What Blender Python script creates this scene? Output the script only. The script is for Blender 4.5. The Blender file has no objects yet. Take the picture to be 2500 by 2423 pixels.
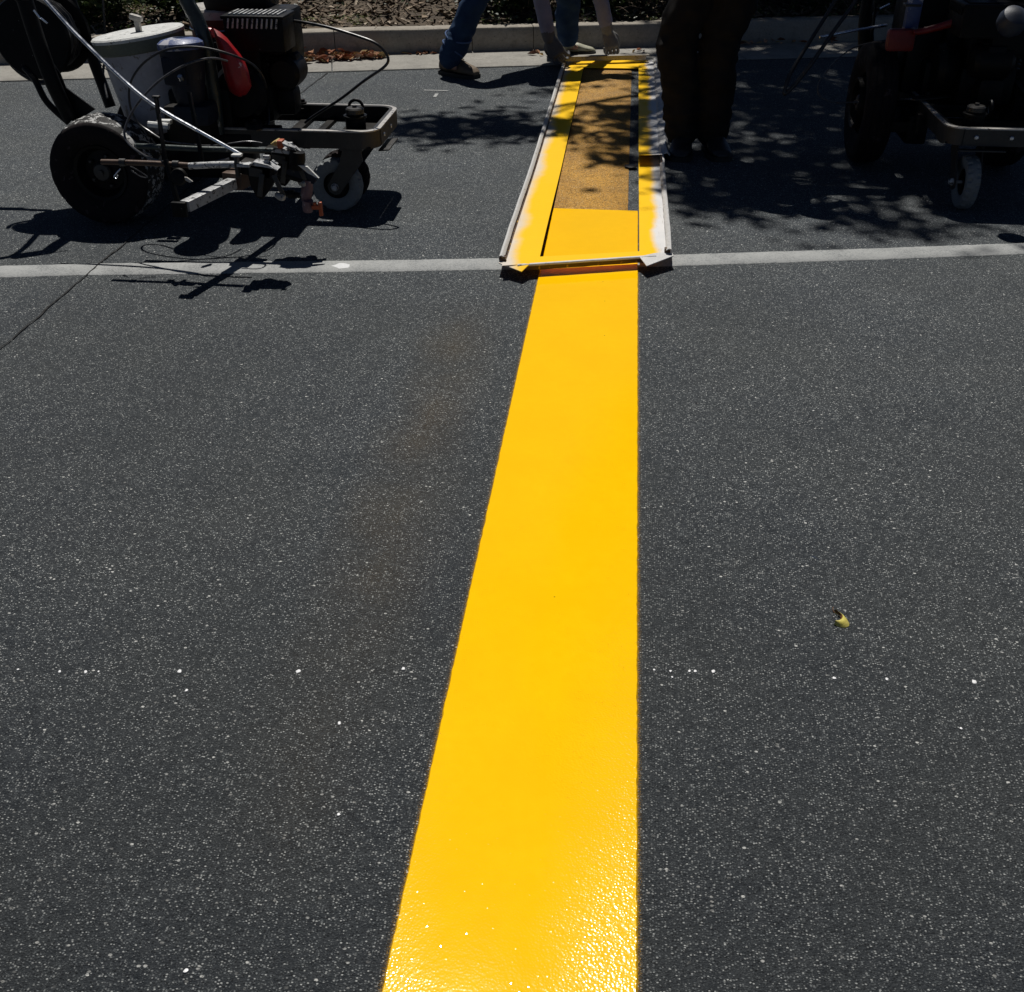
import bpy, bmesh, math, random
import numpy as np
from mathutils import Vector, Matrix, Quaternion, noise as mnoise
R = math.radians
rng = random.Random(7)
C = bpy.context.scene.collection
sc = bpy.context.scene

# ------------------------------------------------------------------ camera, sky, sun, exposure
F_PX, HX, VX, CAM_H = 2551.0, 1649.2, 308.7, 1.5      # focal length and vanishing point of the strip, in photo pixels
Yc = Vector((VX, HX, -F_PX)).normalized()
Zc = Vector((0, F_PX, HX)).normalized()
Xc = Yc.cross(Zc)
W = Matrix((Xc, Yc, Zc))                               # world <- camera
cam = bpy.data.objects.new('camera', bpy.data.cameras.new('camera'))
C.objects.link(cam)
cam.matrix_world = Matrix.Translation((0, 0, CAM_H)) @ W.to_4x4()
cam.data.sensor_width = 36
cam.data.lens = F_PX / 2500 * 36
cam.data.clip_end = 1500
cam.data.clip_start = .05
sc.camera = cam

SUN_EL, SUN_AZ = 62.5, -12
sun_dir = Vector((math.sin(R(SUN_AZ)) * math.cos(R(SUN_EL)), math.cos(R(SUN_AZ)) * math.cos(R(SUN_EL)), math.sin(R(SUN_EL))))
world = bpy.data.worlds.new('World')
sc.world = world
world.use_nodes = True
wn = world.node_tree
wn.nodes.clear()
sky = wn.nodes.new('ShaderNodeTexSky')
sky.sky_type = 'NISHITA'
sky.sun_disc = False
sky.sun_elevation = R(SUN_EL)
sky.sun_rotation = R(SUN_AZ)
sky.air_density = .36
sky.dust_density = .1
sky.altitude = 800
bg = wn.nodes.new('ShaderNodeBackground')
bg.inputs['Strength'].default_value = .05
wo = wn.nodes.new('ShaderNodeOutputWorld')
wn.links.new(sky.outputs[0], bg.inputs[0])
wn.links.new(bg.outputs[0], wo.inputs[0])
sl = bpy.data.lights.new('sun', 'SUN')
sl.energy = 5.0
sl.angle = R(.5)
sl.color = (1, .965, .91)
so = bpy.data.objects.new('sun', sl)
C.objects.link(so)
so.rotation_mode = 'QUATERNION'
so.rotation_quaternion = sun_dir.to_track_quat('Z', 'Y')
so.location = sun_dir * 20
sc.view_settings.view_transform = 'Standard'
sc.view_settings.look = 'None'
sc.view_settings.exposure = -.25
sc.view_settings.gamma = 1
sc.view_settings.use_curve_mapping = False
sc.cycles.max_bounces = 8


def ray(x, y):
    return W @ Vector((x - 1250, 1211.5 - y, -F_PX))


def gz(x, y, z=0.0):                       # photo pixel -> point on the level z
    d = ray(x, y)
    return Vector((0, 0, CAM_H)) + d * ((z - CAM_H) / d.z)


def q(x, y, Y):                            # photo pixel -> point on the upright plane at depth Y
    d = ray(x, y)
    return Vector((0, 0, CAM_H)) + d * (Y / d.y)


# ------------------------------------------------------------------ materials
def newmat(name):
    m = bpy.data.materials.new(name)
    m.use_nodes = True
    nt = m.node_tree
    b = nt.nodes['Principled BSDF']
    return m, nt, b


class NT:
    """small helper to write node graphs"""
    def __init__(s, nt):
        s.nt = nt
        s.N = nt.nodes
        s.L = nt.links

    def put(s, sock, v):
        if isinstance(v, bpy.types.NodeSocket):
            s.L.new(v, sock)
        else:
            sock.default_value = v

    def coord(s, kind='Object', scale=None, rot=None, loc=None):
        t = s.N.new('ShaderNodeTexCoord').outputs[kind]
        if scale or rot or loc:
            mp = s.N.new('ShaderNodeMapping')
            s.L.new(t, mp.inputs[0])
            if scale: mp.inputs['Scale'].default_value = scale
            if rot: mp.inputs['Rotation'].default_value = rot
            if loc: mp.inputs['Location'].default_value = loc
            t = mp.outputs[0]
        return t

    def noise(s, vec, scale, detail=3, rough=.55, dist=0, out='Fac'):
        n = s.N.new('ShaderNodeTexNoise')
        s.L.new(vec, n.inputs['Vector'])
        n.inputs['Scale'].default_value = scale
        n.inputs['Detail'].default_value = detail
        n.inputs['Roughness'].default_value = rough
        n.inputs['Distortion'].default_value = dist
        return n.outputs[out]

    def vor(s, vec, scale, feature='F1', rnd=1.0):
        n = s.N.new('ShaderNodeTexVoronoi')
        n.feature = feature
        s.L.new(vec, n.inputs['Vector'])
        n.inputs['Scale'].default_value = scale
        n.inputs['Randomness'].default_value = rnd
        return n

    def math(s, op, a, b=0.0, c=None, clamp=False):
        n = s.N.new('ShaderNodeMath')
        n.operation = op
        n.use_clamp = clamp
        s.put(n.inputs[0], a)
        s.put(n.inputs[1], b)
        if c is not None: s.put(n.inputs[2], c)
        return n.outputs[0]

    def rng(s, v, a, b, c=0.0, d=1.0, smooth=False):
        n = s.N.new('ShaderNodeMapRange')
        if smooth: n.interpolation_type = 'SMOOTHSTEP'
        s.put(n.inputs[0], v)
        n.inputs[1].default_value = a
        n.inputs[2].default_value = b
        n.inputs[3].default_value = c
        n.inputs[4].default_value = d
        return n.outputs[0]

    def mix(s, f, a, b, mode='MIX'):
        n = s.N.new('ShaderNodeMix')
        n.data_type = 'RGBA'
        n.blend_type = mode
        s.put(n.inputs[0], f)
        for k, v in ((6, a), (7, b)):
            if isinstance(v, tuple) and len(v) == 3: v = v + (1,)
            s.put(n.inputs[k], v)
        return n.outputs[2]

    def sep(s, v):
        n = s.N.new('ShaderNodeSeparateXYZ')
        s.L.new(v, n.inputs[0])
        return n.outputs

    def bump(s, h, strength=.5, dist=.002, normal=None):
        n = s.N.new('ShaderNodeBump')
        s.L.new(h, n.inputs['Height'])
        s.put(n.inputs['Strength'], strength)
        n.inputs['Distance'].default_value = dist
        if normal is not None: s.L.new(normal, n.inputs['Normal'])
        return n.outputs[0]


def stained(name, col, col2, rough=.5, metal=0.0, scale=14, amt=.5, splat=None, splat_col=(.6, .6, .58), bump=.25, fine=120, coat=0.0, spec=.5):
    """painted / worn material: two tones by noise, optional paint splatter"""
    m, nt, b = newmat(name)
    g = NT(nt)
    v = g.coord()
    n1 = g.noise(v, scale, 6, .65)
    f = g.rng(n1, .5 - .25 * amt - .05, .5 + .25, 0, 1)
    c = g.mix(f, col, col2)
    n2 = g.noise(v, fine, 4, .6)
    c = g.mix(g.rng(n2, .3, .7, 0, .35), c, tuple(x * .45 for x in col))
    if splat:
        n3 = g.noise(v, splat[0], 5, .7, .4)
        c = g.mix(g.rng(n3, splat[1], splat[1] + .025), c, splat_col)
    nt.links.new(c, b.inputs['Base Color'])
    r = g.rng(n1, .3, .7, rough - .12, rough + .15)
    nt.links.new(r, b.inputs['Roughness'])
    b.inputs['Metallic'].default_value = metal
    b.inputs['Specular IOR Level'].default_value = spec
    b.inputs['Coat Weight'].default_value = coat
    nt.links.new(g.bump(g.math('ADD', n2, n1), bump, .002), b.inputs['Normal'])
    return m


def asphalt_group(nt, g, v, dark=1.0, tint=None):
    vw = g.N.new('ShaderNodeMapping')
    g.L.new(v, vw.inputs[0])
    vw.inputs['Scale'].default_value = (.8, 1.15, 1)
    vw = vw.outputs[0]
    v1 = g.vor(vw, 255)
    v2 = g.vor(vw, 120)
    v3 = g.vor(vw, 470)
    r1 = g.sep(v1.outputs['Color'])[0]
    r1b = g.sep(v1.outputs['Color'])[2]
    r2 = g.sep(v2.outputs['Color'])[0]
    r3 = g.sep(v3.outputs['Color'])[1]
    nl = g.noise(v, 1.7, 4, .6)
    nm = g.noise(v, 30, 5, .7)
    base = g.mix(g.rng(nm, .3, .7), (.0155 * dark, .0188 * dark, .0232 * dark), (.039 * dark, .0435 * dark, .0475 * dark))
    base = g.mix(g.rng(nl, .38, .66, 0, .55), base, (.034 * dark, .0365 * dark, .036 * dark))
    s3 = g.math('MULTIPLY', g.rng(r3, .55, 1), g.rng(v3.outputs['Distance'], .55, .2))
    c = g.mix(g.math('MULTIPLY', s3, .8), base, (.155, .165, .165))
    m1 = g.math('MULTIPLY', g.rng(r1, .46, .90), g.rng(v1.outputs['Distance'], .46, .26))
    c = g.mix(m1, c, g.mix(r1b, (.13, .142, .147), (.40, .41, .395)))
    m2 = g.math('MULTIPLY', g.rng(r2, .95, .995), g.rng(v2.outputs['Distance'], .38, .26))
    c = g.mix(m2, c, g.mix(g.sep(v2.outputs['Color'])[2], (.20, .20, .19), (.56, .56, .53)))
    hole = g.math('MULTIPLY', g.rng(r1, .35, .15), g.rng(v1.outputs['Distance'], .55, .2))
    c = g.mix(g.math('MULTIPLY', hole, .8), c, (.007, .007, .008))
    nb = g.noise(v, .8, 5, .7)
    c = g.mix(g.rng(nb, .40, .60, 0, .30), c, (.020, .022, .023))          # worn patches
    pt = g.vor(v, 9)
    pit = g.math('MULTIPLY', g.rng(g.sep(pt.outputs['Color'])[1], .93, .94), g.rng(g.math('ADD', pt.outputs['Distance'], g.math('MULTIPLY', nm, .06)), .085, .06))
    c = g.mix(g.math('MULTIPLY', pit, .8), c, (.008, .008, .008))
    grazing_gain = g.rng(g.math('ADD', g.sep(v)[1], g.math('MULTIPLY', nl, 1.5)), 1.0, 5.6, .86, 2.05)      # grazing brightness painted in: asphalt gets paler with distance
    wc = g.N.new('ShaderNodeVectorMath')
    wc.operation = 'SCALE'
    g.L.new(c, wc.inputs[0])
    g.L.new(grazing_gain, wc.inputs['Scale'])
    c = wc.outputs[0]
    h = g.math('ADD', g.math('MULTIPLY', v1.outputs['Distance'], -1.0), g.math('MULTIPLY', v3.outputs['Distance'], -.5))
    h = g.math('ADD', h, g.math('MULTIPLY', r1, .7))
    return c, h, nl


def mat_asphalt():
    m, nt, b = newmat('asphalt')
    g = NT(nt)
    v = g.coord()
    c, h, nl = asphalt_group(nt, g, v)
    s = g.sep(v)
    # flare painted into the asphalt as a faint brown cast left of the strip
    d = g.math('ABSOLUTE', g.math('ADD', s[0], g.math('MULTIPLY', s[1], .0), ))
    dx = g.math('ABSOLUTE', g.math('ADD', s[0], g.math('ADD', .46, g.math('MULTIPLY', g.noise(v, 1.5, 3), .12))))
    mk = g.math('MULTIPLY', g.math('MULTIPLY', g.rng(dx, .17, .0), g.rng(s[1], 3.7, 3.2)), g.rng(s[1], 1.0, 2.1))
    mk = g.math('MULTIPLY', mk, g.rng(g.noise(v, 180, 3, .7), .35, .6, .4, 1.4))
    mk = g.math('MULTIPLY', mk, g.rng(g.noise(v, 3, 3), .35, .65, .08, .26))
    c = g.mix(mk, c, (.115, .076, .026), 'MIX')
    # mist of yellow on the stones along both edges of the strip
    ex = g.math('ABSOLUTE', g.math('ADD', s[0], .0975))
    ed = g.rng(ex, .1945, .206, 1, 0)
    sp = g.noise(v, 420, 3, .7)
    ov = g.math('MULTIPLY', g.math('MULTIPLY', ed, g.rng(g.math('ADD', sp, g.math('MULTIPLY', ed, .14)), .60, .68)), g.rng(s[1], 4.0, 3.9))
    c = g.mix(g.math('MULTIPLY', ov, .6), c, (.50, .27, .01))
    nt.links.new(c, b.inputs['Base Color'])
    b.inputs['Roughness'].default_value = .85
    b.inputs['Specular IOR Level'].default_value = .14
    nt.links.new(g.bump(h, .9, .0026), b.inputs['Normal'])
    return m


def mat_wet_paint():
    m, nt, b = newmat('wet_yellow_paint')
    g = NT(nt)
    v = g.coord()
    s = g.sep(v)
    x = g.math('ADD', s[0], g.math('MULTIPLY', g.noise(v, 9, 3), .05))
    thin = g.math('MULTIPLY', g.rng(x, -.05, .10), g.rng(s[1], 2.6, 1.1))          # thin film lets the stone texture through
    thin = g.math('MAXIMUM', thin, g.math('MULTIPLY', g.rng(x, -.185, -.29), g.rng(s[1], 2.4, 1.0, .0, .40)))
    v1 = g.vor(v, 240, 'SMOOTH_F1')
    hs = g.math('MULTIPLY', v1.outputs['Distance'], -1)
    hs = g.math('ADD', hs, g.noise(v, 90, 3, .6))
    v2 = g.vor(v, 75)
    pim = g.math('MULTIPLY', g.rng(v2.outputs['Distance'], .28, .04), g.rng(g.math('ADD', g.sep(v2.outputs['Color'])[0], g.rng(s[1], 3.2, 1.0, 0, .35)), 1.02, 1.10))
    wav = g.noise(v, 14, 2, .5)
    n1 = g.bump(wav, .07, .004)
    n2 = g.bump(hs, g.math('ADD', g.math('MULTIPLY', thin, .15), .035), .0030, n1)
    n3 = g.bump(pim, .18, .0010, n2)
    fine = g.noise(v, 40, 3)
    col = g.mix(g.rng(fine, .35, .7), (.92, .51, .002), (.95, .535, .003))
    col = g.mix(g.math('MULTIPLY', g.math('MULTIPLY', thin, g.rng(v1.outputs['Distance'], .35, .6)), .25), col, (.62, .42, .02))
    big = g.noise(v, 5, 4, .6)
    col = g.mix(g.rng(big, .35, .7, 0, .5), col, (.86, .47, .002))
    v4 = g.vor(v, 26)
    hole = g.math('MULTIPLY', g.rng(g.sep(v4.outputs['Color'])[1], .955, .965), g.rng(v4.outputs['Distance'], .07, .04))
    col = g.mix(hole, col, (.22, .12, .01))
    nt.links.new(col, b.inputs['Base Color'])
    b.inputs['Roughness'].default_value = .5
    b.inputs['Specular IOR Level'].default_value = .0
    b.inputs['Coat Weight'].default_value = .6
    nt.links.new(g.rng(thin, 0, 1, .06, .17), b.inputs['Coat Roughness'])
    b.inputs['Coat IOR'].default_value = 1.5
    nt.links.new(n3, b.inputs['Normal'])
    nt.links.new(n3, b.inputs['Coat Normal'])
    return m


def mat_first_coat():
    m, nt, b = newmat('first_coat_overspray')
    g = NT(nt)
    v = g.coord()
    c, h, nl = asphalt_group(nt, g, v)
    n = g.noise(v, 330, 3, .7)
    n2 = g.noise(v, 6, 3, .6)
    yy = g.rng(g.sep(v)[1], 4.6, 8.2, .0, .10)
    f = g.rng(g.math('SUBTRACT', g.math('ADD', n, g.math('MULTIPLY', n2, .25)), yy), .42, .72, .35, 1.0)
    c = g.mix(f, c, g.mix(n2, (.66, .335, .055), (.78, .41, .065)))
    vs_ = g.vor(v, 170)
    pk = g.math('MULTIPLY', g.rng(vs_.outputs['Distance'], .30, .62), g.rng(g.sep(vs_.outputs['Color'])[0], .25, .75))
    c = g.mix(g.math('MULTIPLY', pk, .7), c, (.03, .022, .012))
    c = g.mix(g.math('MULTIPLY', g.rng(g.sep(vs_.outputs['Color'])[2], .80, .95), g.rng(vs_.outputs['Distance'], .4, .25)), c, (.80, .62, .30))
    nt.links.new(c, b.inputs['Base Color'])
    b.inputs['Roughness'].default_value = .75
    b.inputs['Specular IOR Level'].default_value = .15
    nt.links.new(g.bump(h, .8, .0026), b.inputs['Normal'])
    return m


def mat_white_line():
    m, nt, b = newmat('worn_white_paint')
    g = NT(nt)
    v = g.coord()
    c, h, nl = asphalt_group(nt, g, v)
    n = g.noise(v, 150, 4, .7)
    n2 = g.noise(v, 7, 4, .6)
    f = g.rng(g.math('ADD', n, g.math('MULTIPLY', n2, .45)), .50, .78, .22, 1)
    c = g.mix(f, c, g.mix(n2, (.27, .28, .275), (.36, .365, .355)))
    nt.links.new(c, b.inputs['Base Color'])
    b.inputs['Roughness'].default_value = .7
    nt.links.new(g.bump(h, .5, .0018), b.inputs['Normal'])
    return m


def mat_plate():
    """stencil plate: yellow next to the slot fading to the old white / cream outside"""
    m, nt, b = newmat('stencil_plate_paint')
    g = NT(nt)
    v = g.coord()
    s = g.sep(v)
    wob = g.math('MULTIPLY', g.math('SUBTRACT', g.noise(v, 3.4, 3, .55), .5), .11)
    left = g.rng(g.math('ADD', s[0], wob), -.428, -.366, 0, 1, True)      # 1 = yellow
    right = g.rng(g.math('ADD', s[0], g.math('MULTIPLY', wob, .9)), .184, .146, 0, 1, True)
    yel = g.math('MULTIPLY', left, right)
    far = g.rng(g.math('ADD', s[1], wob), 8.34, 8.28, 0, 1)
    yel = g.math('MULTIPLY', yel, far)
    n = g.noise(v, 45, 5, .65)
    n2 = g.noise(v, 8, 4)
    cream = g.mix(n2, (.62, .53, .43), (.72, .68, .62))
    white = g.mix(g.rng(n2, .3, .7), (.62, .62, .62), (.74, .72, .70))
    side = g.rng(s[0], -.2, 0)
    oth = g.mix(side, cream, white)
    oth = g.mix(g.rng(n, .62, .72, 0, .5), oth, (.25, .22, .17))
    vm = g.coord(scale=(34, 2.2, 10))
    scr = g.rng(g.noise(vm, 3, 4, .7), .62, .70, 0, .45)
    oth = g.mix(scr, oth, (.36, .33, .28))
    spk = g.vor(v, 38)
    dr = g.math('MULTIPLY', g.rng(g.sep(spk.outputs['Color'])[0], .90, .93), g.rng(spk.outputs['Distance'], .22, .12))
    oth = g.mix(g.math('MULTIPLY', dr, .8), oth, (.75, .42, .03))
    yc = g.mix(n2, (.90, .52, .003), (.94, .56, .004))
    nt.links.new(g.mix(yel, oth, yc), b.inputs['Base Color'])
    b.inputs['Roughness'].default_value = .6
    b.inputs['Specular IOR Level'].default_value = .1
    b.inputs['Coat Weight'].default_value = .1
    nt.links.new(g.bump(g.math('ADD', n, n2), .5, .004), b.inputs['Normal'])
    return m


def mat_concrete(name, a, b_, stain=(.10, .09, .075), st=.5):
    m, nt, b = newmat(name)
    g = NT(nt)
    v = g.coord()
    n1 = g.noise(v, 3.5, 6, .65)
    n2 = g.noise(v, 60, 5, .7)
    vv = g.vor(v, 90)
    c = g.mix(g.rng(n1, .35, .65), a, b_)
    c = g.mix(g.rng(n2, .35, .75, 0, .4), c, stain)
    c = g.mix(g.rng(g.noise(v, 9, 5, .7), .5, .75, 0, st), c, stain)
    pit = g.math('MULTIPLY', g.rng(g.sep(vv.outputs['Color'])[0], .9, .93), g.rng(vv.outputs['Distance'], .35, .2))
    c = g.mix(pit, c, (.07, .065, .06))
    nt.links.new(c, b.inputs['Base Color'])
    b.inputs['Roughness'].default_value = .85
    b.inputs['Specular IOR Level'].default_value = .25
    nt.links.new(g.bump(g.math('ADD', n2, n1), .5, .004), b.inputs['Normal'])
    return m


def mat_island(name, cols, rough=.7, transl=0.0, spec=.3):
    """loose leaves / chips: the colour varies per piece"""
    m, nt, b = newmat(name)
    g = NT(nt)
    geo = nt.nodes.new('ShaderNodeNewGeometry')
    cr = nt.nodes.new('ShaderNodeValToRGB')
    nt.links.new(geo.outputs['Random Per Island'], cr.inputs[0])
    el = cr.color_ramp.elements
    el[0].position, el[0].color = 0, cols[0] + (1,)
    el[1].position, el[1].color = 1, cols[-1] + (1,)
    for k, c in enumerate(cols[1:-1]):
        e = el.new((k + 1) / (len(cols) - 1))
        e.color = c + (1,)
    n = g.noise(g.coord(), 60, 3)
    c = g.mix(g.rng(n, .3, .7, 0, .4), cr.outputs[0], tuple(x * .5 for x in cols[0]))
    nt.links.new(c, b.inputs['Base Color'])
    b.inputs['Roughness'].default_value = rough
    b.inputs['Specular IOR Level'].default_value = spec
    if transl:
        t = nt.nodes.new('ShaderNodeBsdfTranslucent')
        nt.links.new(c, t.inputs[0])
        mx = nt.nodes.new('ShaderNodeMixShader')
        mx.inputs[0].default_value = transl
        nt.links.new(b.outputs[0], mx.inputs[1])
        nt.links.new(t.outputs[0], mx.inputs[2])
        nt.links.new(mx.outputs[0], nt.nodes['Material Output'].inputs[0])
    return m


def mat_denim(name, c1, c2, weave=700):
    m, nt, b = newmat(name)
    g = NT(nt)
    v = g.coord()
    n = g.noise(v, 8, 5, .6)
    w = g.noise(v, weave, 2, .5)
    c = g.mix(g.rng(n, .35, .68), c1, c2)
    c = g.mix(g.rng(w, .4, .65, 0, .4), c, tuple(min(1, x * 1.8) for x in c2))
    nt.links.new(c, b.inputs['Base Color'])
    b.inputs['Roughness'].default_value = .9
    b.inputs['Specular IOR Level'].default_value = .15
    nt.links.new(g.bump(g.math('ADD', g.math('MULTIPLY', n, 2), g.math('MULTIPLY', w, .3)), .4, .004), b.inputs['Normal'])
    return m


M = {}
M['asphalt'] = mat_asphalt()
M['wet'] = mat_wet_paint()
M['coat1'] = mat_first_coat()
M['white_line'] = mat_white_line()
M['plate'] = mat_plate()
M['kerb'] = mat_concrete('kerb_concrete', (.30, .27, .225), (.38, .345, .29))
M['gutter'] = mat_concrete('gutter_concrete', (.27, .26, .235), (.35, .335, .30), st=.35)
M['soil'] = mat_concrete('garden_soil', (.06, .045, .03), (.11, .08, .05), (.03, .022, .015))
M['crack'] = stained('crack_dark', (.006, .006, .006), (.012, .011, .01), .9, 0, 20, .5)
M['rim_white'] = stained('crusted_white_edge', (.66, .65, .63), (.50, .49, .47), .55, 0, 24, .5, (60, .63), (.16, .13, .1), .6, 160)
M['rim_under'] = stained('caked_edge_and_rim_shade', (.05, .018, .006), (.10, .045, .01), .4, 0, 14, .5, (26, .60), (.45, .26, .03), .6, 90)
M['black_metal'] = stained('black_painted_steel', (.005, .0055, .006), (.011, .011, .012), .42, .2, 12, .5, (48, .69), (.20, .195, .19), .3, 150, spec=.15)
M['dark_metal'] = stained('dark_greasy_steel', (.007, .0065, .006), (.018, .015, .012), .5, .2, 10, .5, (30, .70), (.20, .19, .18), .4, 140, spec=.2)
M['channel'] = stained('worn_channel_steel', (.026, .025, .024), (.060, .056, .05), .42, .2, 9, .5, (26, .70), (.02, .018, .016), .35, 120)
M['silver'] = stained('bright_steel_rod', (.80, .82, .86), (.70, .73, .78), .26, 1.0, 20, .3, None, bump=.1)
M['green_pipe'] = stained('grey_green_pipe', (.05, .065, .062), (.02, .026, .026), .35, .3, 16, .5, (30, .62), (.3, .3, .28), .3)
M['spattered'] = stained('paint_spattered_steel', (.34, .35, .36), (.62, .62, .61), .45, .1, 26, .6, (42, .56), (.02, .02, .022), .6, 120)
M['brown_clamp'] = stained('brown_cast_clamp', (.055, .03, .018), (.12, .07, .045), .5, .2, 14, .5, (30, .66), (.3, .26, .22), .4)
M['rubber'] = stained('black_tyre_rubber', (.009, .0085, .0085), (.026, .020, .021), .8, 0, 9, .5, (16, .60), (.05, .038, .040), .5, 90, spec=.12)
M['tread'] = stained('paint_flecked_tread', (.022, .022, .022), (.05, .048, .046), .7, 0, 14, .6, (30, .53), (.42, .42, .41), .5, 110, spec=.2)
M['grey_rubber'] = stained('grey_caster_rubber', (.17, .185, .19), (.23, .245, .25), .7, 0, 12, .5, (30, .70), (.2, .2, .19), .3, 90, spec=.25)
M['red'] = stained('red_painted_sheet', (.42, .012, .018), (.24, .01, .012), .38, 0, 12, .5, (14, .66), (.62, .5, .5), .3, 90, .3)
M['red_dark'] = stained('red_powder_coat', (.22, .01, .008), (.12, .008, .006), .45, 0, 12, .5)
M['rust'] = stained('rust_red_tub', (.13, .032, .016), (.075, .018, .01), .6, 0, 8, .5, (20, .68), (.3, .26, .22), .4)
M['lidpaint'] = stained('paint_crusted_lid', (.60, .61, .58), (.76, .76, .74), .5, 0, 22, .6, (34, .60), (.12, .12, .10), .7, 120)
M['tubrim'] = stained('paint_crusted_tub_rim', (.34, .32, .28), (.48, .46, .43), .5, .1, 22, .6, (34, .6), (.1, .09, .08), .7, 120)
M['pail'] = stained('dirty_white_plastic', (.54, .54, .57), (.30, .29, .33), .5, 0, 6, .9, (13, .60), (.20, .17, .15), .3, 60)
M['pail_band'] = stained('green_grey_lid_skirt', (.11, .13, .10), (.19, .19, .13), .5, 0, 10, .6, (20, .66), (.4, .38, .2), .4)
M['blue'] = stained('scuffed_blue_housing', (.006, .010, .026), (.009, .011, .014), .5, 0, 10, .6, (16, .64), (.05, .055, .055), .4, 100, 0, .25)
M['blue_cap'] = stained('blue_motor_cap', (.03, .07, .24), (.07, .09, .18), .45, 0, 12, .6, (12, .56), (.38, .38, .42), .4, 100, .2)
M['bowl'] = stained('smoky_blue_plastic', (.022, .032, .055), (.016, .02, .03), .5, 0, 8, .5)
M['orange'] = stained('orange_tip_guard', (.50, .10, .02), (.35, .06, .02), .5, 0, 20, .5, (26, .62), (.25, .18, .2), .3)
M['mauve'] = stained('paint_stained_swivel', (.13, .07, .085), (.20, .12, .13), .5, .1, 30, .5, (30, .6), (.3, .24, .26), .4)
M['yellowish'] = stained('yellow_spattered_clamp', (.60, .47, .22), (.5, .36, .1), .45, 0, 24, .5, (20, .6), (.5, .2, .03), .4)
M['hose'] = stained('black_hose', (.012, .012, .013), (.03, .03, .032), .38, 0, 20, .5, None, bump=.1, spec=.5)
M['wire'] = stained('grey_cable', (.06, .06, .065), (.16, .16, .17), .3, .3, 20, .5, None, bump=.1)
M['denim'] = mat_denim('blue_denim', (.010, .024, .056), (.024, .050, .10))
M['edge_shine'] = stained('painted_edge_shine', (.55, .53, .50), (.34, .32, .30), .4, .3, 22, .5, (40, .6), (.04, .035, .03), .3)
M['denim_fold'] = mat_denim('denim_cuff_edge', (.05, .08, .17), (.10, .15, .27))
M['jeans_dark'] = mat_denim('dark_trousers_cloth', (.007, .007, .009), (.014, .014, .017))
M['trousers2'] = mat_denim('black_work_trousers', (.009, .008, .0072), (.018, .016, .014))
M['sleeve'] = mat_denim('lavender_grey_jersey', (.17, .17, .24), (.24, .24, .32), 900)
M['shirt2'] = mat_denim('dark_shirt_cloth', (.02, .022, .03), (.035, .037, .045))
M['glove'] = mat_denim('grey_knit_glove', (.085, .085, .09), (.13, .13, .135), 500)
M['glove_pale'] = mat_denim('pale_knit_glove', (.14, .135, .125), (.23, .22, .205), 500)
M['skin'] = stained('skin', (.40, .22, .15), (.35, .18, .12), .5, 0, 12, .4, None, bump=.1)
M['hair'] = stained('dark_hair', (.012, .009, .007), (.02, .015, .012), .5, 0, 60, .4, None, bump=.5)
M['boot'] = stained('brown_suede_boot', (.12, .085, .055), (.20, .15, .10), .75, 0, 16, .6, (30, .68), (.22, .18, .14), .5, 90)
M['boot_black'] = stained('black_leather_boot', (.016, .016, .017), (.032, .030, .030), .4, 0, 16, .6, (70, .77), (.2, .2, .2), .3, 90)
M['sneaker'] = stained('pale_camo_sneaker', (.30, .29, .20), (.46, .45, .34), .6, 0, 30, .6, (34, .58), (.12, .11, .06), .3, 90)
M['sole'] = stained('dark_shoe_sole', (.014, .013, .012), (.03, .026, .022), .7, 0, 20, .5)
M['lace'] = stained('shoe_lace', (.05, .045, .035), (.09, .08, .06), .8, 0, 20, .5)
M['mulch'] = mat_island('dry_mulch_chips', [(.05, .035, .022), (.17, .12, .08), (.30, .23, .16), (.10, .065, .04), (.46, .38, .29), (.08, .055, .035)], .85)
M['litter'] = mat_island('dry_fallen_leaves', [(.20, .08, .035), (.50, .30, .19), (.34, .15, .07), (.58, .42, .30), (.15, .05, .025)], .7)
M['ivy'] = mat_island('ground_cover_leaves', [(.018, .035, .010), (.045, .075, .018), (.03, .05, .02), (.13, .16, .045)], .45, .25, .5)
M['weed'] = mat_island('yellow_green_weeds', [(.10, .13, .025), (.19, .20, .05), (.06, .09, .02)], .6, .25)
M['twig'] = mat_island('dry_twigs', [(.12, .085, .06), (.24, .19, .14), (.08, .05, .035)], .85)
M['tree_leaf'] = mat_island('tree_leaves', [(.03, .06, .015), (.05, .09, .022), (.08, .11, .03)], .45, .2, .5)
M['bark'] = stained('tree_bark', (.10, .08, .06), (.17, .14, .11), .9, 0, 9, .6, None, bump=.8, fine=50)
M['leaf_green'] = stained('yellow_green_leaf', (.62, .56, .10), (.70, .56, .16), .45, 0, 60, .5, (110, .66), (.10, .05, .02), .3, 200)
M['leaf_rust'] = stained('rusty_leaf_underside', (.16, .06, .012), (.26, .12, .03), .6, 0, 60, .5)
M['fleck'] = stained('white_paint_fleck', (.8, .8, .8), (.7, .7, .7), .4, 0, 60, .3)
M['old_paint'] = stained('bright_white_paint', (.72, .73, .74), (.62, .62, .62), .6, 0, 30, .5)


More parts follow.
